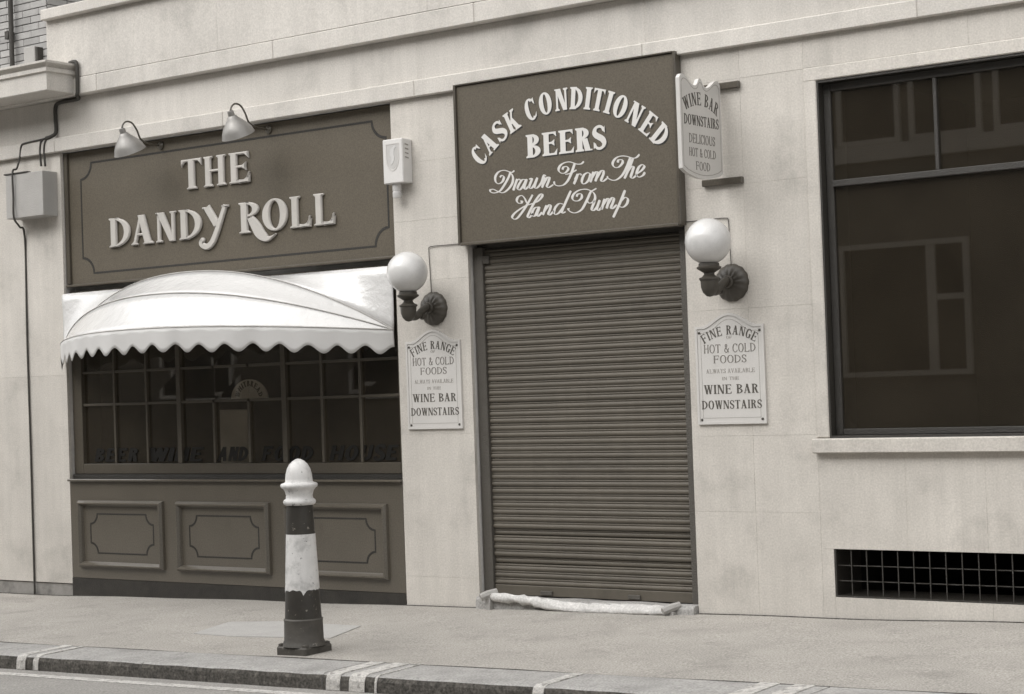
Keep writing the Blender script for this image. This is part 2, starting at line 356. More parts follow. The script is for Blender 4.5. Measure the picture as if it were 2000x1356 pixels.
def textarc(s, cx, cz, rad, h, span, kw, gap=.10, space=.35):
    gl = [glyph(c, **kw) if c != ' ' else (None, space) for c in s]
    tot = sum(a for _, a in gl)+gap*(len(gl)-1); k = R(span)*rad/(tot*h); x = -R(span)*rad/2; out = Line(); out.text = s
    for g, a in gl:
        mid = x+a*h*k/2; th = -mid/rad
        if g:
            q = xf(g, h*k, h, -a*h*k/2, rad); out.append(xf(q, 1, 1, cx, cz, th))
        x += (a+gap)*h*k
    return out
class Line(list): pass
def words(L_):                                             # split a line of glyphs into words
    out = []; i = 0
    for w in L_.text.split():
        out.append(L_[i:i+len(w)]); i += len(w)
    return out
def flat(y): return lambda u, v, w: (u, y-w, v)              # facade plane, w towards the street
# ------------------------------------------------------------------ ground, pavement, kerb, road
OL, ORr = -4.745, -1.045                                   # shopfront opening
DL, DR = -.365, 1.45                                       # shutter opening
WL, WR = 2.455, 5.1                                        # window opening
GL, GR = 2.45, 4.9                                         # grille opening
def gz(x, y): return .035 + .0185*x + .02*y                # pavement falls to the left and to the kerb
KY, KB = -2.63, -2.23                                      # kerb front and back lines
def rz(x, y): return gz(x, KY) - .092 + .012*(KY-y)*(1 if y > -6 else 0) + (.012*(KY+6)*1 if y <= -6 else 0)
def sheet(name, x0, x1, y0, y1, zf, mt, nx=2, ny=2, parent=None, dz=0.0):
    V = []; F = []
    for j in range(ny+1):
        for i in range(nx+1):
            x = x0+(x1-x0)*i/nx; y = y0+(y1-y0)*j/ny; V.append((x, y, zf(x, y)+dz))
    for j in range(ny):
        for i in range(nx): a = j*(nx+1)+i; F.append((a, a+1, a+nx+2, a+nx+1))
    return mk(name, V, F, mt, parent)
V = [(x, y, .0185*x-.62) for x in (-260, 260) for y in (-260, 260)]
tag(mk('ground', V, [(0, 2, 3, 1)], M['road']), kind='structure')
def slabsheet(name, x0, x1, y0, y1, zf, mt, nx, ny, depth, parent=None):
    top = []; F = []
    for j in range(ny+1):
        for i in range(nx+1):
            x = x0+(x1-x0)*i/nx; y = y0+(y1-y0)*j/ny; top.append((x, y, zf(x, y)))
    for j in range(ny):
        for i in range(nx): a = j*(nx+1)+i; F.append((a, a+1, a+nx+2, a+nx+1))
    n = len(top); V = top+[(x, y, z-depth) for x, y, z in top]
    ring = [i for i in range(nx)]+[nx+(nx+1)*j for j in range(ny)]+[(nx+1)*ny+nx-i for i in range(nx)]+[(nx+1)*(ny-j) for j in range(ny)]
    for a, b in zip(ring, ring[1:]+ring[:1]): F.append((b, a, a+n, b+n))
    return mk(name, V, F, mt, parent)
def bumpy(x, y):                                           # slightly uneven asphalt
    return gz(x, y) + .004*math.sin(1.7*x+.6)*math.cos(2.3*y) + .003*math.sin(4.1*x+2*y)
pav = tag(slabsheet('pavement', -14, 12, KB, .30, bumpy, M['asphalt'], 130, 14, .4), kind='structure')
road = tag(slabsheet('road', -60, 60, -10.0, KY+.02, rz, M['road'], 60, 8, .3), kind='structure')
tag(slabsheet('far_pavement', -60, 60, -13.6, -10.0, lambda x, y: rz(x, -10)+.1, M['asphalt'], 20, 1, .4), kind='structure')
# kerb stones
joints = [-11.6, -10.1, -8.6, -7.1, -5.6, -4.07, -2.56, -1.05, .47, 1.985, 3.5, 5.0, 6.5, 8.0, 9.5, 11]
kerbs = []
for a, b in zip(joints, joints[1:]):
    a += .004; b -= .004; n = 10; V = []; F = []
    rr = random.Random(int(a*100))
    prof = [(KB-.002, 0.0), (KY+.035, 0.0), (KY+.008, -.010), (KY, -.032), (KY-.006, -.2), (KB-.002, -.3)]
    for i in range(n+1):
        x = a+(b-a)*i/n; jt = [rr.uniform(-.004, .004) for _ in prof]
        for k, (y, dz) in enumerate(prof):
            V.append((x, y+(jt[k] if 1 < k < 5 else 0), gz(x, y)+dz+.003+(jt[k]*.5 if k in (1, 2) else 0)))
    m_ = len(prof)
    for i in range(n):
        for k in range(m_): F.append((i*m_+k, i*m_+(k+1) % m_, (i+1)*m_+(k+1) % m_, (i+1)*m_+k))
    F += [tuple(range(m_)), tuple(n*m_+k for k in range(m_))[::-1]]
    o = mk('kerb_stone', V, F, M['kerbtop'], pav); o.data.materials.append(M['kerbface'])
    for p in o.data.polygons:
        if p.normal.y < -.5: p.material_index = 1  # kerb fronts take the darker, mottled material
    kerbs.append((a, b, o))
def kerb_mark(x0, x1, back=KB, lean=.0):                    # restriction marks painted over the kerb
    host = next(o for a, b, o in kerbs if a-.05 <= (x0+x1)/2 <= b+.05)
    V = []; F = []; prof = [(back, .008), (KY+.033, .008), (KY+.004, -.004), (KY-.008, -.030), (KY-.0125, -.088)]
    for i, x in enumerate((x0, x1)):
        for k, (y, dz) in enumerate(prof): V.append((x+lean*(y-KY), y, gz(x, y)+dz))
    for k in range(4): F.append((k, k+1, k+6, k+5))
    V += [(v[0], v[1]+.005, v[2]-.006) for v in V]
    F += [tuple(i+10 for i in f[::-1]) for f in F]
    ring = [0, 1, 2, 3, 4, 9, 8, 7, 6, 5]
    for a, b in zip(ring, ring[1:]+ring[:1]): F.append((b, a, a+10, b+10))
    return mk('kerb_mark', V, F, M['roadpaint'], host)
kerb_mark(-2.236, -2.15); kerb_mark(-2.07, -2.02, KB-.02)
kerb_mark(.505, .61); kerb_mark(.68, .795); kerb_mark(.87, .885)
kerb_mark(1.965, 2.035, KB-.02); kerb_mark(3.11, 3.22); kerb_mark(3.31, 3.42)
slabsheet('painted_line', -14, 12, -2.865, -2.775, lambda x, y: rz(x, y)+.004, M['roadpaint'], 60, 1, .003, road)
slabsheet('tar_joint', -14, 12, KB-.002, KB+.012, lambda x, y: bumpy(x, y)+.004, M['kerbface'], 60, 1, .006, pav)
slabsheet('wall_joint', -5.9, OL+.004, -.012, .011, lambda x, y: bumpy(x, y)+.005, M['kerbface'], 20, 1, .006, pav)
slabsheet('wall_joint', ORr, DL, -.016, -.0015, lambda x, y: bumpy(x, y)+.005, M['kerbface'], 20, 1, .006, pav)
slabsheet('wall_joint', DR+.01, 7, -.016, -.0015, lambda x, y: bumpy(x, y)+.005, M['kerbface'], 60, 1, .006, pav)
# pale repair beside the bollard
V = [(-1.66, -1.58), (-1.28, -1.60), (-.45, -1.52), (-.62, -1.02), (-1.45, -.93), (-1.84, -1.05)]
mb = MB(); top = [(x, y, bumpy(x, y)+.0045) for x, y in V]
mb.add(top+[(x, y, z-.02) for x, y, z in top], [tuple(range(6))]+[((i+1) % 6, i, i+6, (i+1) % 6+6) for i in range(6)])
mb.out('concrete_patch', M['patch'], pav)

# ------------------------------------------------------------------ the stone building
bld = thing('stone_building', (0, .2, 0), 'pale stone building with painted pub shopfront, roller shutter and wide dark window', 'building')
wb = MB()
for b in [(-8, OL-.004, -.6, 3.76), (ORr+.004, DL-.004, -.6, 3.76), (DR+.004, WL-.004, -.6, 3.76), (WR+.004, 7.2, -.6, 3.76),
          (WL-.004, WR+.004, -.6, .211), (GR+.004, WR+.004, .211, .514), (WL-.004, WR+.004, .514, 1.213), (WL-.004, WR+.004, 3.478, 3.76), (-8, 7.2, 3.76, 4.985)]:
    wb.box(b[0], b[1], .031, .36, b[2], b[3])
wb.box(DL-.004, DR+.004, .20, .36, 2.70, 3.76); wb.box(OL-.004, ORr+.004, .13, .36, 2.56, 3.76)
wb.out('backing_wall', M['mortar'], bld)
def slab(x0, x1, z0, z1, y=0.0, mt='stone', g=.0004, c=.0006, th=.03):
    d = random.uniform(-.0006, .0006)
    return box('stone_slab', x0+g, x1-g, y+d, y+d+th+max(0, -y), z0+g, z1-g, M[mt], bld, c)
def grid(xs, zs, y=0.0, mt='stone', **k):
    for a, b in zip(xs, xs[1:]):
        for c_, d in zip(zs, zs[1:]): slab(a, b, c_, d, y, mt, **k)
grid([-7.2, -6.0, OL], [.048, 1.84, 3.76])                                   # left pier
for a, b in ((-7.2, -6.0), (-6.0, -5.27), (-5.27, OL-.004)): box('plinth_stone', a+.002, b-.002, .012, .04, -.4, .044, M['plinth'], bld, .003)
grid([ORr, DL], [-.3, .234, 1.28, 2.41, 2.857, 3.288, 3.76])           # pier between the shopfront and the shutter
grid([DR, 1.905, 2.365], [-.3, .74, 1.236, 2.065, 2.874, 3.565, 3.772])             # pier beside the window
for (a, b) in ((2.365, 2.953), (2.953, 3.467), (3.467, 4.2), (4.2, 5.25)): slab(a, b, .514, 1.118)
slab(2.365, GL, -.3, .514)
for (a, b) in ((GL, 2.948), (2.948, 3.482), (3.482, 4.1), (4.1, GR), (GR, 5.25)): slab(a, b, -.3, .211)
slab(GR, 5.25, .211, .514)
for (a, b) in ((2.365, 3.47), (3.47, 5.25)): slab(a, b, 3.567, 3.772)
grid([5.25, 6.2, 7.2], [-.3, .74, 1.6, 2.6, 3.772])
slab(2.367, WL, 1.215, 3.565, -.012, c=.006); slab(2.367, 5.25, 3.478, 3.565, -.014, c=.006); slab(WR, 5.25, 1.215, 3.476, -.012)
box('window_sill', 2.352, 5.3, -.055, .05, 1.120, 1.212, M['stone'], bld, .006)
xs2 = [-7.2, -6.3, -4.76, -2.735, -.773, 1.20, 3.17, 5.15, 7.2]
for a, b in zip(xs2, xs2[1:]):
    z0 = 3.765 if a > 1 else 3.758
    slab(a, b, z0+.004, 3.884, -.048, 'stone2', c=.006)                               # architrave
    slab(a, b, 3.886, 4.214, 0.0, 'stone2')                                        # frieze
    slab(a+.6, b+.6, 4.216, 4.361, -.085, 'stone2', c=.006) if b < 7 else None     # string course
for a, b in zip([-4.785, -3.7, -2.735, -1.7, -.6, .5, 1.6, 2.7], [-3.7, -2.735, -1.7, -.6, .5, 1.6, 2.7, 4.2]):
    slab(a, b, 4.366, 4.889, -.076, 'stone2'); slab(a, b, 4.891, 4.985, -.14, 'stone2', c=.008)
# interiors
def room(name, x0, x1, y0, y1, z0, z1, mt):
    V = [(x, y, z) for x in (x0, x1) for y in (y0, y1) for z in (z0, z1)]
    return mk(name, V, [(0, 1, 3, 2), (4, 6, 7, 5), (2, 3, 7, 6), (0, 2, 6, 4), (1, 5, 7, 3)], mt, bld)
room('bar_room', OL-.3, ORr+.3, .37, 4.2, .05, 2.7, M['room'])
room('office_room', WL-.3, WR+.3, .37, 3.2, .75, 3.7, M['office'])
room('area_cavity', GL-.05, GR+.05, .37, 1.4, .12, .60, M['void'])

# fascia lip, shop window, stall riser
FW = .055                                                  # window frame face
wf = MB()
wf.box(OL+.003, -4.625, FW, FW+.08, .985, 2.555, .004); wf.box(-1.103, ORr-.003, FW, FW+.08, .985, 2.555, .004)
wf.box(-4.625, -1.103, FW, FW+.08, .985, 1.072, .004); wf.box(-4.625, -1.103, FW, FW+.08, 2.42, 2.555, .004)
wf.box(OL-.006, OL+.006, FW+.081, .372, .985, 2.555)
shop = wf.out('shop_window', M['joinery'], bld)
cw = (4.625-1.103)/9; xs = [-4.625+cw*i for i in range(10)]
for i in range(1, 9):
    w = .024 if i in (3, 6) else .012
    MB().box(xs[i]-w, xs[i]+w, FW+(.004 if w > .02 else .012), FW+.07, 1.074, 1.563 if i in (4, 5) else 2.418, .003).out('mullion' if w > .02 else 'glazing_bar', M['joinery'], shop)
zrow = [1.073, 1.575, 1.852, 2.419]
for z in zrow[1:3]:
    for i in range(9):
        if z > 1.8 or True:
            wl = .025 if i in (3, 6) else .013; wr = .025 if i in (2, 5) else .013
            if i == 0: wl = .001
            if i == 8: wr = .001
            MB().box(xs[i]+wl, xs[i+1]-wr, FW+.014, FW+.068, z-.011, z+.011, .003).out('glazing_bar', M['joinery'], shop)
for i in range(9):
    for j in range(3):
        g = random.uniform(-.0015, .0015); tl = random.uniform(-.0012, .0012)
        V = [(xs[i]+.002, FW+.036+g, zrow[j]+.002), (xs[i+1]-.002, FW+.036+tl, zrow[j]+.002), (xs[i+1]-.002, FW+.036+g, zrow[j+1]-.002), (xs[i]+.002, FW+.036-tl, zrow[j+1]-.002)]
        V += [(x, y+.004, z) for x, y, z in V]
        mk('pane', V, [(0, 1, 2, 3), (7, 6, 5, 4), (0, 4, 5, 1), (1, 5, 6, 2), (2, 6, 7, 3), (3, 7, 4, 0)], M['glass'], shop)
sans = dict(S=.24, t=.17, sf=0, st=0)
for s, x0, x1 in (('BEER', -4.52, -3.99), ('WINE', -3.87, -3.22), ('AND', -3.05, -2.72), ('FOOD', -2.56, -2.02), ('HOUSE', -1.84, -1.165)):
    for g in textline(s, (x0+x1)/2, 1.087, .115, x1-x0, sans, .10, .3, .32): solid(g, flat(FW+.031), 0, .002).out('window_letter', M['glasslet'], shop)
# interior board and half-round sign behind the centre lights
bd = box('display_board', -3.125, -2.765, .20, .235, .06, 1.50, M['roompale'], None, .006)
tag(bd, 'plain pale board standing inside the shop window behind its centre panes', 'board')
hs_ = thing('half_round_sign', (-2.75, .19, 1.49), 'half-round pale sign with arched lettering inside the shop window', 'sign')
half = [[(-2.76+.205*math.cos(R(a)), 1.575+.165*math.sin(R(a))) for a in range(0, 181, 6)]]
solid(half, flat(.19), 0, .012).out('panel', M['plaque'], hs_)
lt = MB()
for g in textarc('WHITBREAD', -2.76, 1.573, .112, .045, 160, dict(S=.22, t=.12, sf=.05, st=.06), .08): solid(g, flat(.178), -.0005, .003, lt)
lt.out('lettering', M['blacklet'], hs_)
MB().box(-2.775, -2.745, .178, .19, 1.49, 1.574).out('stand', M['room'], hs_)
# stall riser
st_ = MB(); st_.box(OL+.003, ORr-.003, .0, .06, .10, .925, .003); riser = st_.out('stall_riser', M['riser'], bld)
MB().box(OL+.002, ORr-.002, -.036, .10, .926, .946, .006).out('riser_sill', M['riser'], riser)
MB().box(OL+.012, ORr-.012, .030, .10, .947, .984).out('shadow_gap', M['lining'], riser)
V = []
for x in (OL+.003, ORr-.003): V += [(x, -.006, gz(x, 0)-.1), (x, .06, gz(x, 0)-.1), (x, .06, .099), (x, -.006, .099)]
mk('skirting', V, [(0, 1, 2, 3), (7, 6, 5, 4), (0, 4, 5, 1), (1, 5, 6, 2), (2, 6, 7, 3), (3, 7, 4, 0)], M['darkbase'], riser)
def moulding(x0, x1, z0, z1, w, p, y, mt, parent, name='moulding'):
    """mitred frame, each bar a sloped ogee-like profile"""
    prof = [(0, 0), (.08*w, .5*p), (.38*w, p), (.58*w, p), (.86*w, .5*p), (w, .0)]
    V = []; F = []; n = len(prof)
    for q, h in prof: V += [(x0+q, y-h, z0+q), (x1-q, y-h, z0+q), (x1-q, y-h, z1-q), (x0+q, y-h, z1-q)]
    for i in range(n-1):
        for k in range(4): F.append((i*4+k, i*4+(k+1) % 4, (i+1)*4+(k+1) % 4, (i+1)*4+k))
    return mk(name, V, F, mt, parent)
def notched(x0, x1, z0, z1, r, wd, fm, mt, parent, name, th=.0015):
    P = []
    def arc(cx, cz, a0, a1): return [(cx+r*math.cos(R(a0+(a1-a0)*k/8)), cz+r*math.sin(R(a0+(a1-a0)*k/8))) for k in range(9)]
    ring = arc(x0, z0, 90, 0)+arc(x1, z0, 180, 90)+arc(x1, z1, 270, 180)+arc(x0, z1, 360, 270)
    n = len(ring); cx, cz = (x0+x1)/2, (z0+z1)/2; polys = []
    L_ = []
    for i in range(n):
        a = Vector(ring[i-1]); b = Vector(ring[i]); c = Vector(ring[(i+1) % n])
        d = ((b-a).normalized()+(c-b).normalized()).normalized(); nn = Vector((-d.y, d.x)); L_.append((b+nn*wd/2, b-nn*wd/2))
    for i in range(n):
        a = L_[i]; b = L_[(i+1) % n]; polys += [[tuple(a[0]), tuple(a[1]), tuple(b[1])], [tuple(a[0]), tuple(b[1]), tuple(b[0])]]
    return solid(polys, fm, -.001, th).out(name, mt, parent)
for x0, x1 in ((-4.631, -3.594), (-3.438, -2.398), (-2.242, -1.196)):
    moulding(x0, x1, .195, .765, .050, .046, .0, M['riser'], riser)
    notched(x0+.135, x1-.135, .318, .65, .085, .017, flat(0), M['lining'], riser, 'painted_lining')

# roller shutter
gd = MB(); gd.box(DL+.003, -.278, .055, .13, .115, 2.62, .004); gd.box(1.372, DR-.003, .055, .13, .105, 2.62, .004); gd.box(DL+.003, DR-.003, .11, .16, 2.58, 2.699, .004)
gd.box(-.29, -.225, .06, .085, 2.50, 2.56, .003)
rs = gd.out('roller_shutter', M['guide'], bld)
box('shutter_light_stop', DL-.003, DR+.003, .30, .36, -.5, 2.698, M['void'], bld, 0)  # added unseen panel, stops sky light showing past the shutter
p_ = .0502; prof = []
for k in range(7): u = k/6; prof.append((-.0065*math.sin(math.pi*u)**.8, u*p_*.62))
prof += [(.0022, p_*.64), (.0022, p_*.68)]
for k in range(4): u = k/3; prof.append((-.0028*math.sin(math.pi*u), p_*(.70+.20*u)))
prof += [(.004, p_*.92), (.004, p_*.995)]
n = len(prof); V = []; F = []
for x in (-.824, .824):
    V += [(x, q, h) for q, h in prof]
for k in range(n-1): F.append((k, k+1, n+k+1, n+k))
sm = bpy.data.meshes.new('slat'); sm.from_pydata(V, [], F); sm.materials.append(M['shutter'])
z = .192; i = 0
while z < 2.60:
    o = bpy.data.objects.new('slat', sm); loose = i in (3, 7)          # two lower slats sit looser and leave dark gaps
    put(o, (.547, .082+(.016 if loose else 0)+random.uniform(-.0015, .0015), z), rs); o.rotation_euler = (random.uniform(-.05, .05)+(.16 if loose else 0), random.uniform(-.0012, .0012), 0)
    z += p_; i += 1
MB().box(-.276, 1.37, .07, .10, .118, .190, .004).out('bottom_rail', M['shutter'], rs)
for x in (.13, .86): MB().box(x, x+.10, .056, .069, .128, .158, .003).out('lifting_hasp', M['guide'], rs)
# door step with whitened, worn nosing
sp = MB(); n = 14; V = []; F = []
for i in range(n+1):
    x = DL+.006+(DR-DL-.012)*i/n; zt = .112-.004*math.sin(i*1.7); zb = gz(x, 0)-.1
    V += [(x, -.06, zb), (x, -.055, zt-.02), (x, -.035, zt), (x, .2, zt), (x, .2, zb)]
for i in range(n):
    for k in range(5): F.append((i*5+k, i*5+(k+1) % 5, (i+1)*5+(k+1) % 5, (i+1)*5+k))
F += [(0, 1, 2, 3, 4), tuple(n*5+k for k in range(5))[::-1]]
step = mk('door_step', V, F, M['kerbtop'], bld)
pts = [(-.20, -.07, .118), (0, -.075, .112), (.2, -.08, .097), (.42, -.085, .078), (.6, -.085, .073), (.8, -.082, .076), (1.0, -.08, .081), (1.16, -.078, .082), (1.27, -.075, .083)]
C_ = cr(pts, 5); rr = random.Random(3)
nos = MB(); nos.tube(C_, [.033+rr.uniform(-.006, .006) for _ in C_], 9)
nos.V = [(x+rr.uniform(-.004, .004), y-(.02 if z_ < .07 else 0)+rr.uniform(-.003, .003), z_+rr.uniform(-.004, .004)) for x, y, z_ in nos.V]
nos.out('whitened_nosing', M['stepwhite'], step, True)
for x, z_ in ((-.23, .122), (1.28, .088)):
    MB().tube([(x-.03, -.13, z_-.005), (x, -.09, z_+.012), (x+.045, -.03, z_+.03)], [.026, .03, .024], 8).box(x-.012, x+.03, -.10, -.05, z_-.10, z_-.01, .004).out('end_bracket', M['greybox'], step, True, 40)  # bracket at each end of the white nosing

# wide window
ww = MB()
ww.box(WL, WL+.012, -.004, .372, 1.214, 3.474); ww.box(WL+.012, WR, -.004, .10, 3.462, 3.474); ww.box(WL+.012, WR, -.002, .10, 1.214, 1.228)
ww.box(WL+.013, WL+.062, .06, .10, 1.229, 3.461, .003); ww.box(WR-.05, WR-.001, .06, .10, 1.229, 3.461, .003)
ww.box(WL+.063, WR-.051, .06, .10, 3.41, 3.461, .003); ww.box(WL+.063, WR-.051, .06, .10, 1.229, 1.268, .003)
wide = ww.out('wide_window', M['winmetal'], bld)
box('transom', WL+.063, WR-.051, .045, .10, 2.80, 2.842, M['winmetal'], wide, .004)
box('mullion', 3.206, 3.230, .055, .10, 2.843, 3.409, M['winmetal'], wide, .003)
for x0, x1, z0, z1 in ((WL+.064, 3.205, 2.844, 3.408), (3.231, WR-.052, 2.844, 3.408), (WL+.064, WR-.052, 1.27, 2.798)):
    box('pane', x0, x1, .078, .083, z0, z1, M['glass'], wide, 0)
# ventilation grille
gf = MB(); gf.box(GL+.001, GL+.012, .004, .36, .212, .513); gf.box(GL+.012, GR-.001, .004, .36, .212, .222); gr = gf.out('ventilation_grille', M['winmetal'], bld)
for k in range(1, 24):
    x = GL+.006+.1045*k
    if x < GR-.02: box('grille_bar', x-.003, x+.003, .014, .022, .225, .512, M['winmetal'], gr, 0)
for z in (.314, .410): box('grille_bar', GL+.019, GR-.002, .0225, .030, z-.003, z+.003, M['winmetal'], gr, 0)

# ------------------------------------------------------------------ neighbouring brick building (upper left) with its ledge
nb = thing('brick_building', (-6.2, .3, 0), 'grey brick building rising above the projecting stone ledge at upper left', 'building')
nw = MB(); nw.box(-12, -4.795, -.048, .5, 4.475, 8.0); nw.box(-12, -7.21, .03, .6, -.6, 4.474); nw.box(-4.795, 7.2, .42, .6, 4.99, 8.0)
nw.out('wall', M['brickmortar'], nb)
bh = .062
bm_ = MB().box(-.103, .103, 0, .02, .003, bh-.004, .002); bmesh_ref = None
row = 0; z = 4.478
while z < 5.12:
    x = -4.795-.105-(0 if row % 2 else .105)
    if row % 2 == 0:
        MB().box(-4.795-.102, -4.797, -.060, -.047, z+.003, z+bh-.004, .002).out('brick', M['brick'], nb)
    while x > -6.3:
        if bmesh_ref is None:
            o = MB().box(x-.103, x+.103, -.060, -.047, z+.003, z+bh-.004, .002).out('brick', M['brick'], nb); bmesh_ref = o.data
        else: put(bpy.data.objects.new('brick', bmesh_ref), (x, -.0535+random.uniform(-.002, .002), z+.003), nb)
        x -= .21
    z += bh; row += 1
for r_ in range(4):                                         # return face and set-back wall above the cornice
    zz = 4.99+.0625*r_
    for k in range(2): MB().box(-4.796, -4.788, -.046+.22*k, .165+.22*k, zz, zz+bh-.006, .001).out('brick', M['brick'], nb)
    for k in range(10): MB().box(-4.78+.215*k, -4.78+.215*k+.206, .410, .421, zz, zz+bh-.006, .001).out('brick', M['brick'], nb)
lg = MB(); LZ = 4.228; prof = [(.0, 0), (.37, 0), (.375, .006), (.375, .150), (.395, .158), (.395, .190), (.375, .196), (.385, .210), (.42, .228), (.42, .246), (.0, .25)]
V = []; F = []; n = len(prof)
for k in range(3):                                          # front run, mitred corner, return to the wall
    for q, h in prof:
        xe = -4.445+q-.375
        V.append(((-7.2, -q, LZ+h), (xe, -q, LZ+h), (xe, .03, LZ+h))[k])
for j_ in range(2):
    for k in range(n): F.append((j_*n+k, j_*n+(k+1) % n, (j_+1)*n+(k+1) % n, (j_+1)*n+k))
F += [tuple(range(n)), tuple(2*n+k for k in range(n))[::-1]]
mk('ledge', V, F, M['stone2'], nb)
dp = MB(); dp.tube([(-5.205, -.11, 4.47), (-5.205, -.11, 8)], .022, 10); dp.box(-5.275, -5.225, -.13, -.06, 4.80, 4.87, .004)
dp.out('drain_pipe', M['lead'], nb, True, 40)
vb = thing('vent_box', (-4.94, -.12, 4.48), 'small grey box with dark side fixed to the brickwork on the ledge', 'box')
MB().box(-5.02, -4.875, -.135, -.06, 4.482, 4.69, .005).out('case', M['greybox'], vb)
MB().box(-4.874, -4.85, -.125, -.06, 4.482, 4.68, .003).out('dark_side', M['lead'], vb)  # right side of the box, built as a separate dark strip

# ------------------------------------------------------------------ fascia sign
FY = .05
fs = thing('fascia_sign', (-2.9, FY, 2.6), 'long dark fascia board with raised pale letters THE DANDY ROLL above the awning', 'sign')
MB().box(OL+.004, ORr-.004, FY, .125, 2.618, 3.752, .002).out('board', M['board'], fs)
MB().box(OL+.005, ORr-.005, FY-.035, .125, 2.592, 2.616, .006).out('bottom_lip', M['riser'], fs)
MB().box(OL+.005, OL+.05, FY-.022, FY-.001, 2.62, 3.75, .003).out('edge_strip', M['joinery'], fs)
notched(-4.545, -1.135, 2.70, 3.645, .135, .022, flat(FY), M['lining'], fs, 'painted_lining')
dk = dict(S=.20, t=.085, sf=.06, st=.05)
def letter(g, a, x0, x1, base, h, sw=None):
    q = xf(g, (x1-x0)/a, h, x0, base); o = MB()
    solid(q, flat(FY), .005, .017, o)
    ob = o.out('letter', M['goldlet'], fs); bm = bmesh.new(); bm.from_mesh(ob.data)
    bmesh.ops.remove_doubles(bm, verts=bm.verts, dist=1e-5); bm.normal_update()
    ff = [f for f in bm.faces if f.normal.y < -.9]
    bmesh.ops.inset_region(bm, faces=ff, thickness=.0065, depth=.009, use_even_offset=True, use_boundary=True)
    bm.to_mesh(ob.data); bm.free(); return ob
B0 = 2.899; CH = .247
for ch, x0, x1 in (('D', -4.190, -3.925), ('A', -3.917, -3.650), ('N', -3.622, -3.380), ('D', -3.350, -3.082), ('O', -2.413, -2.139), ('L', -2.118, -1.893), ('L', -1.868, -1.648)):
    g, a = glyph(ch, **dk)
    if ch == 'L': g = g+ribbon([(.30, .05), (.47, .06), (.57, .16), (.63, .36)], lambda u, d: .11*(1-u)+.02, 5)
    letter(g, a, x0, x1, B0, CH)
for ch, x0, x1 in (('T', -3.302, -3.070), ('H', -3.048, -2.797), ('E', -2.762, -2.527)):
    g, a = glyph(ch, **dk)
    if ch == 'E': g = g+ribbon([(.30, .05), (.47, .06), (.57, .16), (.64, .34)], lambda u, d: .11*(1-u)+.02, 5)
    letter(g, a, x0, x1, 3.306, CH)
g, a = glyph('R', **dk); g = [p for p in g if not (min(q[1] for q in p) <= .001 and min(q[0] for q in p) > .25)]
g += ribbon([(.33, .50), (.48, .22), (.62, -.08), (.78, -.23), (.93, -.20), (1.06, -.10)], lambda u, d: .10+.20*math.sin(math.pi*min(1, u*1.15+.12)) if u < .8 else .26*(1-u)+.03, 6)
letter(g, 1.0, -2.668, -2.668+.372, B0, CH)
g = ribbon([(.20, 1.0), (.44, .62), (.60, .36)], lambda u, d: .25, 5)+ribbon([(.93, 1.0), (.74, .55), (.50, .02), (.33, -.22), (.14, -.30), (-.04, -.20), (-.03, -.06)], lambda u, d: .15+.06*math.sin(math.pi*u), 7)+disc(.0, -.07, .085)
g += [[(.03, .93), (.36, .93), (.36, 1.0), (.03, 1.0)], [(.78, .93), (1.06, .93), (1.06, 1.0), (.78, 1.0)]]
letter(g, 1.0, -3.085, -2.797, B0, CH)

# ------------------------------------------------------------------ cask sign above the shutter
cs = thing('cask_sign', (.54, -.02, 2.64), 'square dark sign board with white arched and script lettering above the roller shutter', 'sign')
CY = -.060
MB().box(-.372, 1.447, CY, -.003, 2.655, 3.785, .002).out('board', M['board2'], cs)
MB().box(-.392, -.373, CY-.018, -.002, 2.640, 3.795, .003).out('frame_bar', M['joinery'], cs)
MB().box(1.448, 1.470, CY-.018, -.002, 2.640, 3.795, .003).out('frame_bar', M['joinery'], cs)
MB().box(-.3725, 1.4475, CY-.020, -.002, 2.632, 2.654, .004).out('frame_bar', M['riser'], cs)
MB().box(-.3725, 1.4475, CY-.016, -.002, 3.786, 3.797, .003).out('frame_bar', M['joinery'], cs)
ck = dict(S=.235, t=.085, sf=.07, st=.06)
def painted(g, name='letter', shadow=True, mt='whitelet'):
    if shadow:
        sh = [[(x+.010, z-.011) for x, z in p] for p in g]
        solid(sh, flat(CY), -.0005, .0007).out('letter_shadow', M['lining'], cs)
    return solid(g, flat(CY), -.0005, .0015).out(name, M[mt], cs)
angs = [('C', -45.6), ('A', -38.9), ('S', -32.2), ('K', -25.4), ('C', -15.8), ('O', -8.6), ('N', -1.2), ('D', 5.7), ('I', 11.0), ('T', 15.7), ('I', 20.6), ('O', 26.0), ('N', 33.2), ('E', 40.2), ('D', 47.0)]
cxa, cza, ra, ha = .562, 2.535, .972, .152
for ch, a_ in angs:
    g, a = glyph(ch, **ck); wdt = .055 if ch == 'I' else (.092 if ch in 'SETC' else .108)
    q = xf(g, wdt/a, ha, -wdt/2, ra); painted(xf(q, 1, 1, cxa, cza, -R(a_)))
for g in textline('BEERS', .560, 3.206, .162, .665, ck, .06): painted(g)
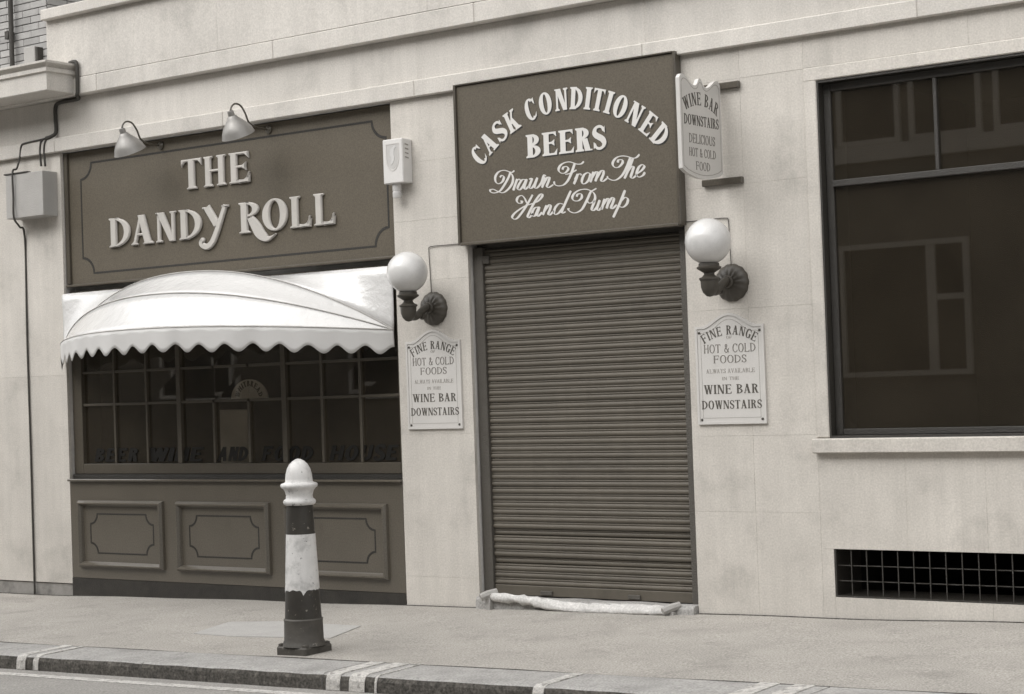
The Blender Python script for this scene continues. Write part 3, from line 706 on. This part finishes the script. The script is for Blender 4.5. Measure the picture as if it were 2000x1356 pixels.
SCRIPT = {
 'D': [[(0.086,3.125), (0.065,3.084), (0.032,3.042), (-0.009,3.001), (-0.054,2.988), (-0.089,2.994), (-0.098,3.011), (-0.072,3.015), (-0.033,2.997), (0.013,2.983), (0.062,3.005), (0.099,3.046), (0.103,3.090), (0.075,3.124), (0.028,3.140), (-0.019,3.133), (-0.049,3.101), (-0.046,3.065), (-0.022,3.050), (0.011,3.062), (0.026,3.091), (0.009,3.106), (-0.009,3.094)], [(0.068,3.127), (0.094,3.119), (0.119,3.129)]],
 'r': [[(0.141,3.068), (0.124,3.034), (0.104,2.991)], [(0.115,3.019), (0.138,3.056), (0.159,3.065), (0.168,3.055)]],
 'a': [[(0.213,3.056), (0.185,3.058), (0.154,3.028), (0.142,3.002), (0.159,2.990), (0.191,3.015), (0.218,3.055)], [(0.224,3.059), (0.200,3.005), (0.209,2.990), (0.237,3.007)]],
 'w': [[(0.243,3.057), (0.268,3.058), (0.243,3.005), (0.259,2.992), (0.289,3.018), (0.314,3.060)], [(0.315,3.061), (0.288,3.001), (0.308,2.990), (0.347,3.022), (0.372,3.072), (0.389,3.064)]],
 'n': [[(0.385,3.055), (0.351,2.988)], [(0.362,3.008), (0.396,3.051), (0.417,3.053), (0.410,3.029), (0.393,2.995), (0.408,2.984), (0.448,3.000)]],
 'F': [[(0.530,3.096), (0.538,3.112), (0.566,3.114), (0.577,3.094), (0.548,3.072), (0.514,3.075), (0.496,3.099), (0.513,3.127), (0.551,3.143), (0.596,3.143), (0.647,3.124), (0.684,3.121), (0.709,3.135)], [(0.634,3.132), (0.608,3.076), (0.576,3.023), (0.537,2.992), (0.492,2.987), (0.462,2.999), (0.454,3.022)], [(0.551,3.061), (0.593,3.065), (0.646,3.083)]],
 'r.': [[(0.654,3.054), (0.639,3.020), (0.619,2.988)], [(0.629,3.015), (0.653,3.047), (0.676,3.053), (0.685,3.042)]],
 'o': [[(0.737,3.057), (0.707,3.043), (0.687,3.007), (0.693,2.984), (0.717,2.985), (0.745,3.008), (0.756,3.042), (0.737,3.057)]],
 'm': [[(0.784,3.057), (0.756,2.987)], [(0.768,3.014), (0.799,3.050), (0.819,3.052), (0.815,3.031), (0.797,2.990)], [(0.809,3.010), (0.842,3.052), (0.865,3.057), (0.864,3.032), (0.844,2.993), (0.861,2.985), (0.894,3.002)]],
 'T': [[(0.983,3.100), (0.991,3.116), (1.018,3.115), (1.021,3.094), (0.989,3.069), (0.957,3.071), (0.942,3.097), (0.963,3.127), (1.000,3.141), (1.050,3.137), (1.106,3.118), (1.135,3.121), (1.158,3.138)], [(1.086,3.126), (1.054,3.063), (1.016,3.012), (0.971,2.986), (0.935,2.985), (0.903,3.001), (0.894,3.016)]],
 'h': [[(1.106,3.117), (1.075,3.058), (1.032,2.987)], [(1.052,3.024), (1.089,3.061), (1.108,3.059), (1.100,3.034), (1.084,2.994), (1.100,2.984), (1.133,3.004)]],
 'e': [[(1.136,3.011), (1.172,3.030), (1.193,3.053), (1.176,3.067), (1.147,3.049), (1.130,3.008), (1.147,2.986), (1.179,2.995), (1.196,3.014)]],
 'H': [[(0.161,2.911), (0.176,2.909), (0.168,2.896), (0.143,2.898), (0.131,2.919), (0.145,2.941), (0.176,2.948), (0.200,2.926), (0.214,2.898), (0.229,2.880)], [(0.269,2.945), (0.228,2.892), (0.187,2.845), (0.138,2.798), (0.107,2.787), (0.086,2.801), (0.101,2.823), (0.141,2.847), (0.204,2.873), (0.266,2.884), (0.313,2.897), (0.348,2.924), (0.351,2.942), (0.330,2.939), (0.290,2.899), (0.249,2.846), (0.220,2.799), (0.235,2.789), (0.265,2.814)]],
 'a.': [[(0.313,2.856), (0.282,2.850), (0.259,2.820), (0.266,2.796), (0.287,2.802), (0.317,2.852)], [(0.325,2.856), (0.301,2.805), (0.312,2.792), (0.344,2.816)]],
 'n.': [[(0.384,2.861), (0.350,2.796)], [(0.363,2.820), (0.403,2.860), (0.420,2.856), (0.410,2.826), (0.396,2.800), (0.411,2.793), (0.445,2.817)]],
 'd': [[(0.525,2.857), (0.492,2.864), (0.461,2.843), (0.446,2.813), (0.454,2.792), (0.480,2.797), (0.511,2.822), (0.532,2.847)], [(0.593,2.944), (0.547,2.870), (0.513,2.811), (0.517,2.796), (0.542,2.803)]],
 'P': [[(0.638,2.899), (0.650,2.915), (0.677,2.914), (0.680,2.889), (0.651,2.870), (0.614,2.875), (0.603,2.899), (0.624,2.925), (0.669,2.943), (0.728,2.941), (0.779,2.913), (0.790,2.875), (0.769,2.850), (0.739,2.846), (0.727,2.861)], [(0.759,2.927), (0.718,2.861), (0.678,2.809), (0.633,2.790), (0.596,2.793), (0.570,2.811), (0.567,2.826)], [(0.757,2.926), (0.776,2.931), (0.803,2.941)]],
 'u': [[(0.787,2.857), (0.759,2.804), (0.774,2.793), (0.804,2.817), (0.826,2.858)], [(0.828,2.859), (0.803,2.806), (0.814,2.790), (0.840,2.808)]],
 'm.': [[(0.867,2.864), (0.839,2.793)], [(0.852,2.822), (0.886,2.861), (0.903,2.858), (0.894,2.833), (0.880,2.797)], [(0.888,2.819), (0.924,2.864), (0.942,2.860), (0.934,2.835), (0.916,2.800), (0.929,2.793), (0.962,2.815)]],
 'p': [[(1.034,2.908), (0.986,2.820), (0.931,2.732)], [(0.993,2.834), (1.029,2.859), (1.053,2.846), (1.044,2.815), (1.013,2.795), (0.981,2.802)]],
}
def script_w(u, d):
    ax = Vector((.32, .947, 0)); c = abs(d.dot(ax))
    e = min(1, u/.06, (1-u)/.06)
    return (.0058+.0150*max(0, c-.35)**1.5*1.9)*(.75+.25*e)
for k, strokes in SCRIPT.items():
    polys = []
    for s in strokes: polys += ribbon(s, script_w, 6)
    painted(polys, 'script_letter', False)

# ------------------------------------------------------------------ plaques
pk = dict(S=.17, t=.06, sf=.06, st=.045); pkl = dict(S=.12, t=.06, sf=.05, st=.04)
def plaque(x0, x1, zb, label):
    xm = (x0+x1)/2; w = x1-x0; t = thing('wall_plaque', (xm, 0, zb), label, 'plaque', 'cream plaques listing hot and cold food')
    def outline(i, n=12):
        P = [(x0+i, zb+i), (x1-i, zb+i), (x1-i, zb+.645-i)]
        for k in range(n+1):
            u = k/n; x = x1-i-.055+(-(w-2*i-.11))*u; s = math.sin(math.pi*u)
            P.append((x, zb+.645-i+.082*(s**1.5)*(1 if 0 < k < n else 0)))
        P.append((x0+i, zb+.645-i)); return P
    solid([outline(0)], flat(0), .001, .012).out('panel', M['plaque'], t)
    a = outline(0); b = outline(.016); n = len(a); polys = []
    for i in range(n):
        j = (i+1) % n; polys += [[a[i], a[j], b[j]], [a[i], b[j], b[i]]]
    solid(polys, flat(0), .0118, .017).out('rim', M['plaque'], t)
    a = outline(.040); b = outline(.0425); polys = []
    for i in range(n):
        j = (i+1) % n; polys += [[a[i], a[j], b[j]], [a[i], b[j], b[i]]]
    solid(polys, flat(0), .0118, .0128).out('border_line', M['fadedlet'], t)
    sc = MB()
    for x in (x0+.03, x1-.03):
        for z in (zb+.03, zb+.605): sc.lathe([(.009, 0), (.009, .004), (.004, .007)], (x, -.0115, z), (0, -1, 0), 8)
    sc.out('fixing_screws', M['iron'], t)
    def put_line(L_, mt):
        for wd_ in words(L_):
            o = MB()
            for g in wd_: solid(g, flat(0), .0118, .0135, o)
            o.out('lettering', M[mt], t)
    put_line(textarc('FINE RANGE', xm, zb+.60-.36, .345, .060, 66, pk), 'blacklet')
    put_line(textline('OF', xm, zb+.558, .018, .04, pkl), 'fadedlet')
    put_line(textline('HOT & COLD', xm, zb+.468, .056, .385, pkl), 'fadedlet2')
    put_line(textline('FOODS', xm, zb+.400, .051, .245, pkl), 'fadedlet2')
    put_line(textline('ALWAYS AVAILABLE', xm, zb+.335, .028, .36, pkl), 'fadedlet')
    put_line(textline('IN THE', xm, zb+.288, .022, .125, pkl), 'fadedlet')
    put_line(textline('WINE BAR', xm, zb+.199, .060, .405, pk), 'blacklet')
    put_line(textline('DOWNSTAIRS', xm, zb+.100, .056, .445, pk), 'blacklet')
M['fadedlet2'] = mat('fading sign paint', .15, 1.8, rough=.6, var=.25, scale=50, bump=0)
plaque(-.962, -.455, 1.318, 'arched cream plaque on the narrow pier between the awning and the shutter')
plaque(1.508, 2.018, 1.314, 'arched cream plaque on the wall between the shutter and the wide window')

# ------------------------------------------------------------------ projecting sign
ps = thing('projecting_sign', (1.765, -.02, 2.88), 'shaped cream hanging sign projecting from the wall beside the cask sign', 'sign')
SY0, SY1 = -.555, -.035
def su(u): return SY0+(SY1-SY0)*u
P = []
topz = [(0, .62), (.05, .645), (.14, .64), (.25, .605), (.34, .588), (.42, .60), (.47, .635), (.53, .635), (.58, .60), (.66, .588), (.75, .605), (.86, .64), (.95, .645), (1, .62)]
botz = [(1, .045), (.9, .022), (.75, .004), (.6, -.006), (.5, -.008), (.4, -.006), (.25, .004), (.1, .022), (0, .045)]
outl = [(su(p.x), 2.905+p.y) for p in cr([(a, b, 0) for a, b in topz], 3)]+[(su(a), 2.905+b) for a, b in botz]
fx = lambda u, v, w: (1.765+w, u, v)
solid([outl], fx, -.014, .014).out('panel', M['plaque'], ps)
cc = Vector((su(.5), 3.2)); inn = [tuple(cc+(Vector(p)-cc)*.93) for p in outl]; inn2 = [tuple(cc+(Vector(p)-cc)*.918) for p in outl]; polys = []
for i in range(len(inn)):
    j = (i+1) % len(inn); polys += [[inn[i], inn[j], inn2[j]], [inn[i], inn2[j], inn2[i]]]
for sgn in (1, -1):
    f2 = (lambda u, v, w: (1.765+w, u, v)) if sgn > 0 else (lambda u, v, w: (1.765-w, 2*su(.5)-u, v))
    solid(polys, f2, .0138, .015).out('border_line', M['fadedlet'], ps)
    def line(L_, mt):
        for wd_ in words(L_):
            o = MB()
            for g in wd_: solid(g, f2, .0138, .0155, o)
            o.out('lettering', M[mt], ps)
    line(textarc('WINE BAR', su(.5), 3.375-.42, .415, .083, 58, pk), 'blacklet')
    line(textline('DOWNSTAIRS', su(.5), 3.235, .066, .44, pk), 'blacklet')
    line(textline('DELICIOUS', su(.5), 3.120, .060, .33, pkl), 'fadedlet2')
    line(textline('HOT & COLD', su(.5), 3.035, .055, .34, pkl), 'fadedlet2')
    line(textline('FOOD', su(.5), 2.950, .055, .18, pkl), 'fadedlet2')
for z in (2.878, 3.502):
    MB().box(1.612, 1.912, -.034, -.001, z, z+.044, .004).out('mounting_bar', M['joinery'], ps)

# ------------------------------------------------------------------ globe lamps
def globe_lamp(x, z, label):
    t = thing('globe_lamp', (x, 0, z-.13), label, 'lamp', 'globe wall lamps either side of the shutter')
    n = 60; rings = 9; V = []; F = []                        # fluted shell back plate
    for i in range(rings+1):
        u = i/rings
        for k in range(n):
            a = 2*math.pi*k/n; fl = abs(math.sin(a*7)); rr = .122*u*(1+.045*(fl-.5)*(u**2))
            h = .058*math.sqrt(max(0, 1-(u*.985)**2))+.010*fl*u*math.sin(math.pi*min(1, u*1.02))
            V.append((x+rr*math.sin(a)+(1e-4*math.sin(a) if i == 0 else 0), -.003-h, z+rr*math.cos(a)+(1e-4*math.cos(a) if i == 0 else 0)))
    for i in range(rings):
        for k in range(n): F.append((i*n+k, i*n+(k+1) % n, (i+1)*n+(k+1) % n, (i+1)*n+k))
    b = len(V); V += [(v[0], -.001, v[2]) for v in V[rings*n:(rings+1)*n]]
    for k in range(n): F.append((rings*n+k, rings*n+(k+1) % n, b+(k+1) % n, b+k))
    F.append(tuple(b+k for k in range(n)))
    mk('shell_backplate', V, F, M['iron'], t, True, 50)
    a_ = MB(); C_ = cr([(x, -.04, z+.005), (x, -.085, z+.01), (x, -.15, z-.02), (x, -.225, z-.062), (x, -.295, z-.045)], 5)
    a_.tube(C_, [.030-.004*math.sin(math.pi*i/(len(C_)-1)) for i in range(len(C_))], 12)
    a_.lathe([(.0, .0), (.036, .005), (.043, .02), (.036, .035), (.0, .042)], (x, -.05, z+.005), (0, -1, 0), 16)
    a_.lathe([(.0, 0), (.02, .006), (.027, .022), (.02, .04), (.0, .046)], (x, -.12, z-.062), (0, -1, .2), 12)
    a_.out('arm', M['iron'], t, True, 45)
    MB().lathe([(.001, -.092), (.022, -.086), (.045, -.062), (.056, -.030), (.058, .012), (.066, .020), (.066, .030), (.050, .036), (.034, .052), (.034, .062), (.060, .078), (.078, .090), (.080, .100), (.068, .106), (.066, .124), (.045, .130)], (x, -.30, z-.006), n=30).out('cup', M['iron'], t, True, 40)
    prof = [(.0, -.149)]+[(.149*math.cos(R(a)), .149*math.sin(R(a))) for a in range(-86, 90, 6)]+[(.0, .149)]
    MB().lathe(prof, (x, -.30, z+.258), n=44, cap=False).out('globe', M['opal'], t, True)
    return t
globe_lamp(-.690, 2.198, 'white globe lamp on a black shell bracket beside the awning end')
globe_lamp(1.797, 2.236, 'white globe lamp on a black shell bracket below the projecting sign')
def cable(name, pts, r, label, mt='lead', n=4, cat='cable'):
    return tag(MB().tube(cr(pts, n), r, 7).out(name, M[mt], None, True), label, cat)
cable('lamp_cable', [(-.372, -.008, 2.654), (-.55, -.008, 2.655), (-.700, -.008, 2.653), (-.716, -.008, 2.62), (-.712, -.008, 2.5), (-.706, -.008, 2.318)], .003, 'thin dark cable running down to the lamp beside the awning')
cable('lamp_cable', [(1.472, -.008, 2.660), (1.62, -.008, 2.662), (1.765, -.008, 2.662), (1.788, -.008, 2.64), (1.792, -.008, 2.5), (1.797, -.008, 2.356)], .003, 'thin dark cable running down to the lamp below the projecting sign')

# ------------------------------------------------------------------ swan-neck lamps over the fascia
def swan(x, label):
    t = thing('swan_neck_lamp', (x, FY, 3.66), label, 'lamp', 'swan-neck sign lamps over the fascia')
    z0 = 3.70
    MB().lathe([(.001, .0), (.034, .002), (.034, .012), (.02, .02), (.012, .03), (.001, .03)], (x, FY, z0), (0, -1, 0), 18).out('wall_rose', M['joinery'], t, True, 40)
    y = lambda q: FY-q
    C_ = cr([(x, y(.02), z0), (x, y(.14), z0+.005), (x, y(.225), z0+.035), (x, y(.265), z0+.105), (x, y(.315), z0+.158), (x, y(.375), z0+.165), (x, y(.415), z0+.135), (x, y(.425), z0+.09)], 6)
    MB().tube(C_, .0075, 8).out('neck', M['joinery'], t, True)
    ap = Vector((x, y(.425), z0+.095)); ax = Vector((0, .42, -.91)).normalized()
    sh = [(.001, -.012), (.022, -.010), (.026, .0), (.026, .028), (.036, .034), (.044, .050), (.070, .080), (.098, .112), (.120, .150), (.130, .182), (.134, .190), (.130, .192), (.126, .182), (.114, .150), (.090, .112), (.060, .085), (.030, .058), (.001, .054)]
    MB().lathe(sh, ap, ax, 36, cap=False).out('shade', M['enamelshade'], t, True, 50)
    MB().lathe([(.001, .05), (.018, .055), (.02, .09), (.032, .115), (.030, .14), (.001, .158)], ap, ax, 16).out('bulb', M['opal'], t, True)
swan(-3.545, 'swan-neck lamp at the left end of the fascia, nearer the cables')
swan(-2.325, 'swan-neck lamp above the word THE on the fascia, nearer the alarm box')

# ------------------------------------------------------------------ alarm box
al = thing('alarm_box', (-.945, 0, 3.02), 'white burglar alarm box with faint emblem on the pier beside the fascia', 'alarm box')
V = []
for yy, k in ((-.001, .0), (-.115, .0)):
    V += [(-1.036-k, yy, 3.135), (-.848, yy, 3.135), (-.848, yy, 3.462), (-1.036, yy, 3.462)]
MB().box(-1.036, -.848, -.115, -.001, 3.135, 3.462, .006).out('case', M['whitebox'], al)
vt = MB()
for k in range(4): vt.add([(-.8475, -.085, 3.425-.032*k), (-.8475, -.045, 3.419-.032*k), (-.8475, -.045, 3.409-.032*k), (-.8475, -.085, 3.415-.032*k), (-.8460, -.085, 3.425-.032*k), (-.8460, -.045, 3.419-.032*k), (-.8460, -.045, 3.409-.032*k), (-.8460, -.085, 3.415-.032*k)], [(0, 1, 2, 3), (4, 7, 6, 5), (0, 4, 5, 1), (1, 5, 6, 2), (2, 6, 7, 3), (3, 7, 4, 0)])
vt.out('vent_slots', M['fadedlet'], al)
em = bowl(-.942, 3.325, .062, .100, 180, 360, .008, .008, 20)+[[(-1.004, 3.325), (-.996, 3.325), (-.996, 3.43), (-1.004, 3.43)], [(-.888, 3.325), (-.880, 3.325), (-.880, 3.43), (-.888, 3.43)], [(-1.004, 3.422), (-.880, 3.422), (-.880, 3.43), (-1.004, 3.43)]]
solid(em, flat(-.115), -.001, .0025).out('emblem_outline', M['plaque'], al)
fig = [(-.962, 3.385), (-.938, 3.402), (-.915, 3.415), (-.905, 3.402), (-.924, 3.385), (-.928, 3.352), (-.922, 3.318), (-.936, 3.285), (-.956, 3.270), (-.962, 3.29), (-.952, 3.325), (-.968, 3.345), (-.962, 3.362)]
fillp = [[(-.942+.054*math.cos(R(a)), 3.330+.090*math.sin(R(a))) for a in range(180, 361, 9)]+[(-.888, 3.418), (-.996, 3.418)]]
solid(fillp, flat(-.115), -.001, .0012).out('emblem_ground', mat('emblem grey', .44, .8, rough=.5, bump=0), al)
solid([fig], flat(-.115), .0008, .003).out('emblem_figure', M['opal'], al)
MB().lathe([(.001, -.105), (.030, -.105), (.034, -.098), (.034, -.062), (.030, -.058), (.034, -.05), (.034, -.001)], (-.955, -.06, 3.136), n=18).out('beacon', M['opal'], al, True, 40)

# ------------------------------------------------------------------ junction box, cables at the left
jb = thing('junction_box', (-5.03, 0, 3.21), 'grey junction box under the ledge with a cable passing over its front', 'junction box')
MB().box(-5.275, -4.788, -.165, -.001, 3.218, 3.600, .004).out('case', M['greybox'], jb)
MB().box(-5.290, -4.985, -.172, -.12, 3.602, 3.614, .002).out('top_gap_shade', M['lead'], jb)  # dark strip stands in for the shade in the gap above the box
cable('service_pipe', [(-4.47, -.10, 4.492), (-4.40, -.105, 4.492), (-4.376, -.105, 4.46), (-4.376, -.105, 4.25), (-4.39, -.10, 4.206), (-4.46, -.03, 4.190), (-4.70, -.018, 4.188), (-4.762, -.018, 4.16), (-4.768, -.018, 4.05), (-4.768, -.018, 3.94), (-4.79, -.045, 3.905), (-4.86, -.05, 3.893)], .0165, 'thick black pipe bending down from the ledge end towards the fascia corner', n=5, cat='pipe')
cable('service_cable', [(-4.80, -.05, 3.898), (-4.95, -.05, 3.888), (-5.13, -.05, 3.880), (-5.19, -.05, 3.86), (-5.215, -.05, 3.76), (-5.20, -.10, 3.66), (-5.155, -.182, 3.62), (-5.155, -.182, 3.40), (-5.155, -.182, 3.225), (-5.185, -.10, 3.15), (-5.225, -.012, 3.05), (-5.235, -.012, 2.2), (-5.232, -.012, 1.2), (-5.235, -.012, .3), (-5.235, -.012, -.06)], .009, 'long dark cable running from the ledge down past the junction box to the pavement', n=5)
cable('cable_tail', [(-4.90, -.05, 3.89), (-4.93, -.05, 3.86), (-4.945, -.048, 3.78), (-4.945, -.04, 3.66)], .010, 'short cable tail above the junction box, nearer the long cable')
cable('cable_tail', [(-4.84, -.05, 3.895), (-4.875, -.05, 3.86), (-4.893, -.048, 3.78), (-4.893, -.04, 3.655)], .010, 'short cable tail above the junction box, nearer the fascia')

# ------------------------------------------------------------------ awning
aw = thing('awning', (-2.92, 0, 2.06), 'white dutch-hood awning with scalloped valance over the shop window', 'awning')
XL, XR, ZP, NX = -4.760, -1.070, 2.060, 72
def rib(Pm, ang, nexp=2.15, sagu=0):
    out = []
    for i in range(NX+1):
        u = -1+2*i/NX; u = math.copysign(1-(1-abs(u))**1.25, u) if abs(u) < 1 else u
        p = Pm*(1-abs(u)**nexp)
        out.append(Vector(((XL+XR)/2+u*(XR-XL)/2, -.012-p*math.cos(ang), ZP+p*math.sin(ang))))
    return out
r1 = rib(.622, 1.052); r2_ = rib(.732, .514); r3 = rib(.90, .094)
wallc = []
for v in r1:
    u = (v.x-(XL+XR)/2)/((XR-XL)/2); wallc.append(Vector((v.x, -.012, ZP+.478-.02*abs(u)**200)))
def panel(name, A, B, k, belly, mt):
    V = []; F = []; n = len(A)
    for j in range(k+1):
        s = j/k
        for i in range(n):
            p = A[i].lerp(B[i], s); nrm = Vector((0, -.6, .8)); V.append(p+nrm*belly*math.sin(math.pi*s)*min(1, (A[i]-B[i]).length/.2))
    for j in range(k):
        for i in range(n-1): F.append((j*n+i, j*n+i+1, (j+1)*n+i+1, (j+1)*n+i))
    o = mk(name, V, F, mt, aw, True); md = o.modifiers.new('thickness', 'SOLIDIFY'); md.thickness = .003; md.offset = -1; return o
panel('canopy_panel', wallc, r1, 6, -.012, M['awning'])
panel('canopy_panel', r1, r2_, 6, -.010, M['awning'])
panel('canopy_panel', r2_, r3, 6, -.010, M['awning'])
for r_ in (r1, r2_, r3):
    MB().tube([p+Vector((0, -.002, .002)) for p in r_], .0055, 6).out('seam', M['seam'], aw, True)
n = 400; fine = []
for i in range(n+1):
    u = -1+2*i/n; p = .90*(1-abs(u)**2.15); fine.append(Vector(((XL+XR)/2+u*(XR-XL)/2, -.016-p*math.cos(.094), ZP+p*math.sin(.094))))
L_ = [0]
for a, b in zip(fine, fine[1:]): L_.append(L_[-1]+(b-a).length)
V = []; F = []; lob = 20; rows = 5
for i, p in enumerate(fine):
    s = L_[i]/L_[-1]; ph = s*lob*2*math.pi; drop = .158-.030*math.cos(ph)+.004*math.sin(s*31)
    fl = .006*math.sin(s*47+1)+.004*math.sin(s*91)
    for j in range(rows+1):
        q = j/rows; V.append((p.x, p.y-fl*q, p.z-drop*q))
for i in range(n):
    for j in range(rows): a = i*(rows+1)+j; F.append((a, a+1, a+rows+2, a+rows+1))
o = mk('valance', V, F, M['valance'], aw, True); md = o.modifiers.new('thickness', 'SOLIDIFY'); md.thickness = .003

# ------------------------------------------------------------------ bollard
bx, by = -.215, -2.03; bz = gz(bx, by)
bo = thing('bollard', (bx, by, bz), 'black and white banded iron bollard with acorn top on the pavement', 'bollard')
V = []; pl = MB(); n = 4
pl.box(bx-.125, bx+.125, by-.125, by+.125, bz-.02, bz+.052, .010)
for sx, sy in ((-1, -1), (1, -1), (-1, 1), (1, 1)): pl.lathe([(.001, 0), (.02, 0), (.02, .014), (.001, .02)], (bx+sx*.10, by+sy*.10, bz+.05), n=6)
plate = pl.out('base_plate', M['bollbase'], bo); 
MB().lathe([(.140, .05), (.134, .065), (.124, .085), (.121, .20), (.124, .212), (.119, .218), (.113, .222)], (bx, by, bz), n=32).out('base_drum', M['bollbase'], bo, True, 40)
def rsh(h): return .115-(h-.22)*(.115-.082)/(.93-.22)
def ragged(h0, h1, mt, seed, amp0, amp1):
    rr = random.Random(seed); N = 64; V = []; F = []; e0 = []; e1 = []
    for k in range(N):
        e0.append(h0+amp0*(math.sin(k*.55+seed)+math.sin(k*1.3))*.4-(amp0*3.2*max(0, math.sin(k*.41+seed*2))**14)); e1.append(h1)
    for j in range(5):
        for k in range(N):
            h = e0[k]+(e1[k]-e0[k])*j/4; a = 2*math.pi*k/N; r_ = rsh(h)+(.0012 if mt == 'bollwhite' else 0)
            V.append((bx+r_*math.cos(a), by+r_*math.sin(a), bz+h))
    for j in range(4):
        for k in range(N): F.append((j*N+k, j*N+(k+1) % N, (j+1)*N+(k+1) % N, (j+1)*N+k))
    return mk('painted_band', V, F, M[mt], bo, True)
MB().lathe([(rsh(.20), .20), (rsh(.5), .5), (rsh(.94), .94)], (bx, by, bz), n=40).out('shaft', M['bollblack'], bo, True, 40)
ragged(.398, .745, 'bollwhite', 5, .008, 0)
MB().lathe([(.086, .925), (.098, .932), (.103, .945), (.098, .958), (.086, .966), (.083, .985), (.090, 1.012), (.100, 1.028), (.113, 1.036), (.118, 1.048), (.113, 1.060), (.094, 1.066), (.086, 1.072), (.085, 1.092), (.082, 1.120), (.073, 1.152), (.058, 1.180), (.038, 1.200), (.016, 1.212), (.001, 1.215)], (bx, by, bz), n=36).out('acorn_cap', M['bollwhite'], bo, True, 60)

# ------------------------------------------------------------------ house across the street (seen in the glass)
op = thing('opposite_building', (-6, -13.6, 0), 'brick building across the street seen reflected in the window glass', 'building')
ow = MB(); OY = -13.6
wins = []
for k in range(-10, 5):                                      # bays of the far facade
    x = -3.05+2.35*k
    if k % 2 == 0: wins.append((x-1.0, x+.95, 1.55, 3.45))
    wins.append((x-.95, x+.02, 4.86, 8.2)); wins.append((x+.16, x+1.22, 4.86, 8.2))
MB().box(-60, 14, OY-.8, OY, -1.5, 10.5).out('wall', M['oppwall'], op)
MB().box(-60, 14, OY+.001, OY+.12, 4.62, 4.85).out('sill_band', M['opptrim'], op)
for x0, x1, z0, z1 in wins:
    f = MB(); w = .075
    f.box(x0, x0+w, OY+.001, OY+.08, z0, z1); f.box(x1-w, x1, OY+.001, OY+.08, z0, z1); f.box(x0+w, x1-w, OY+.001, OY+.08, z0, z0+w); f.box(x0+w, x1-w, OY+.001, OY+.08, z1-w, z1)
    if z0 < 3: xm = x0+1.33; f.box(xm, xm+.13, OY+.001, OY+.07, z0+w, z1-w); f.box(xm+.13, x1-w, OY+.001, OY+.06, 2.6, 2.68)
    o = f.out('window', M['opptrim'], op)
    MB().box(x0+w, x1-w, OY+.001, OY+.02, z0+w, z1-w).out('pane', M['oppglass'], o)
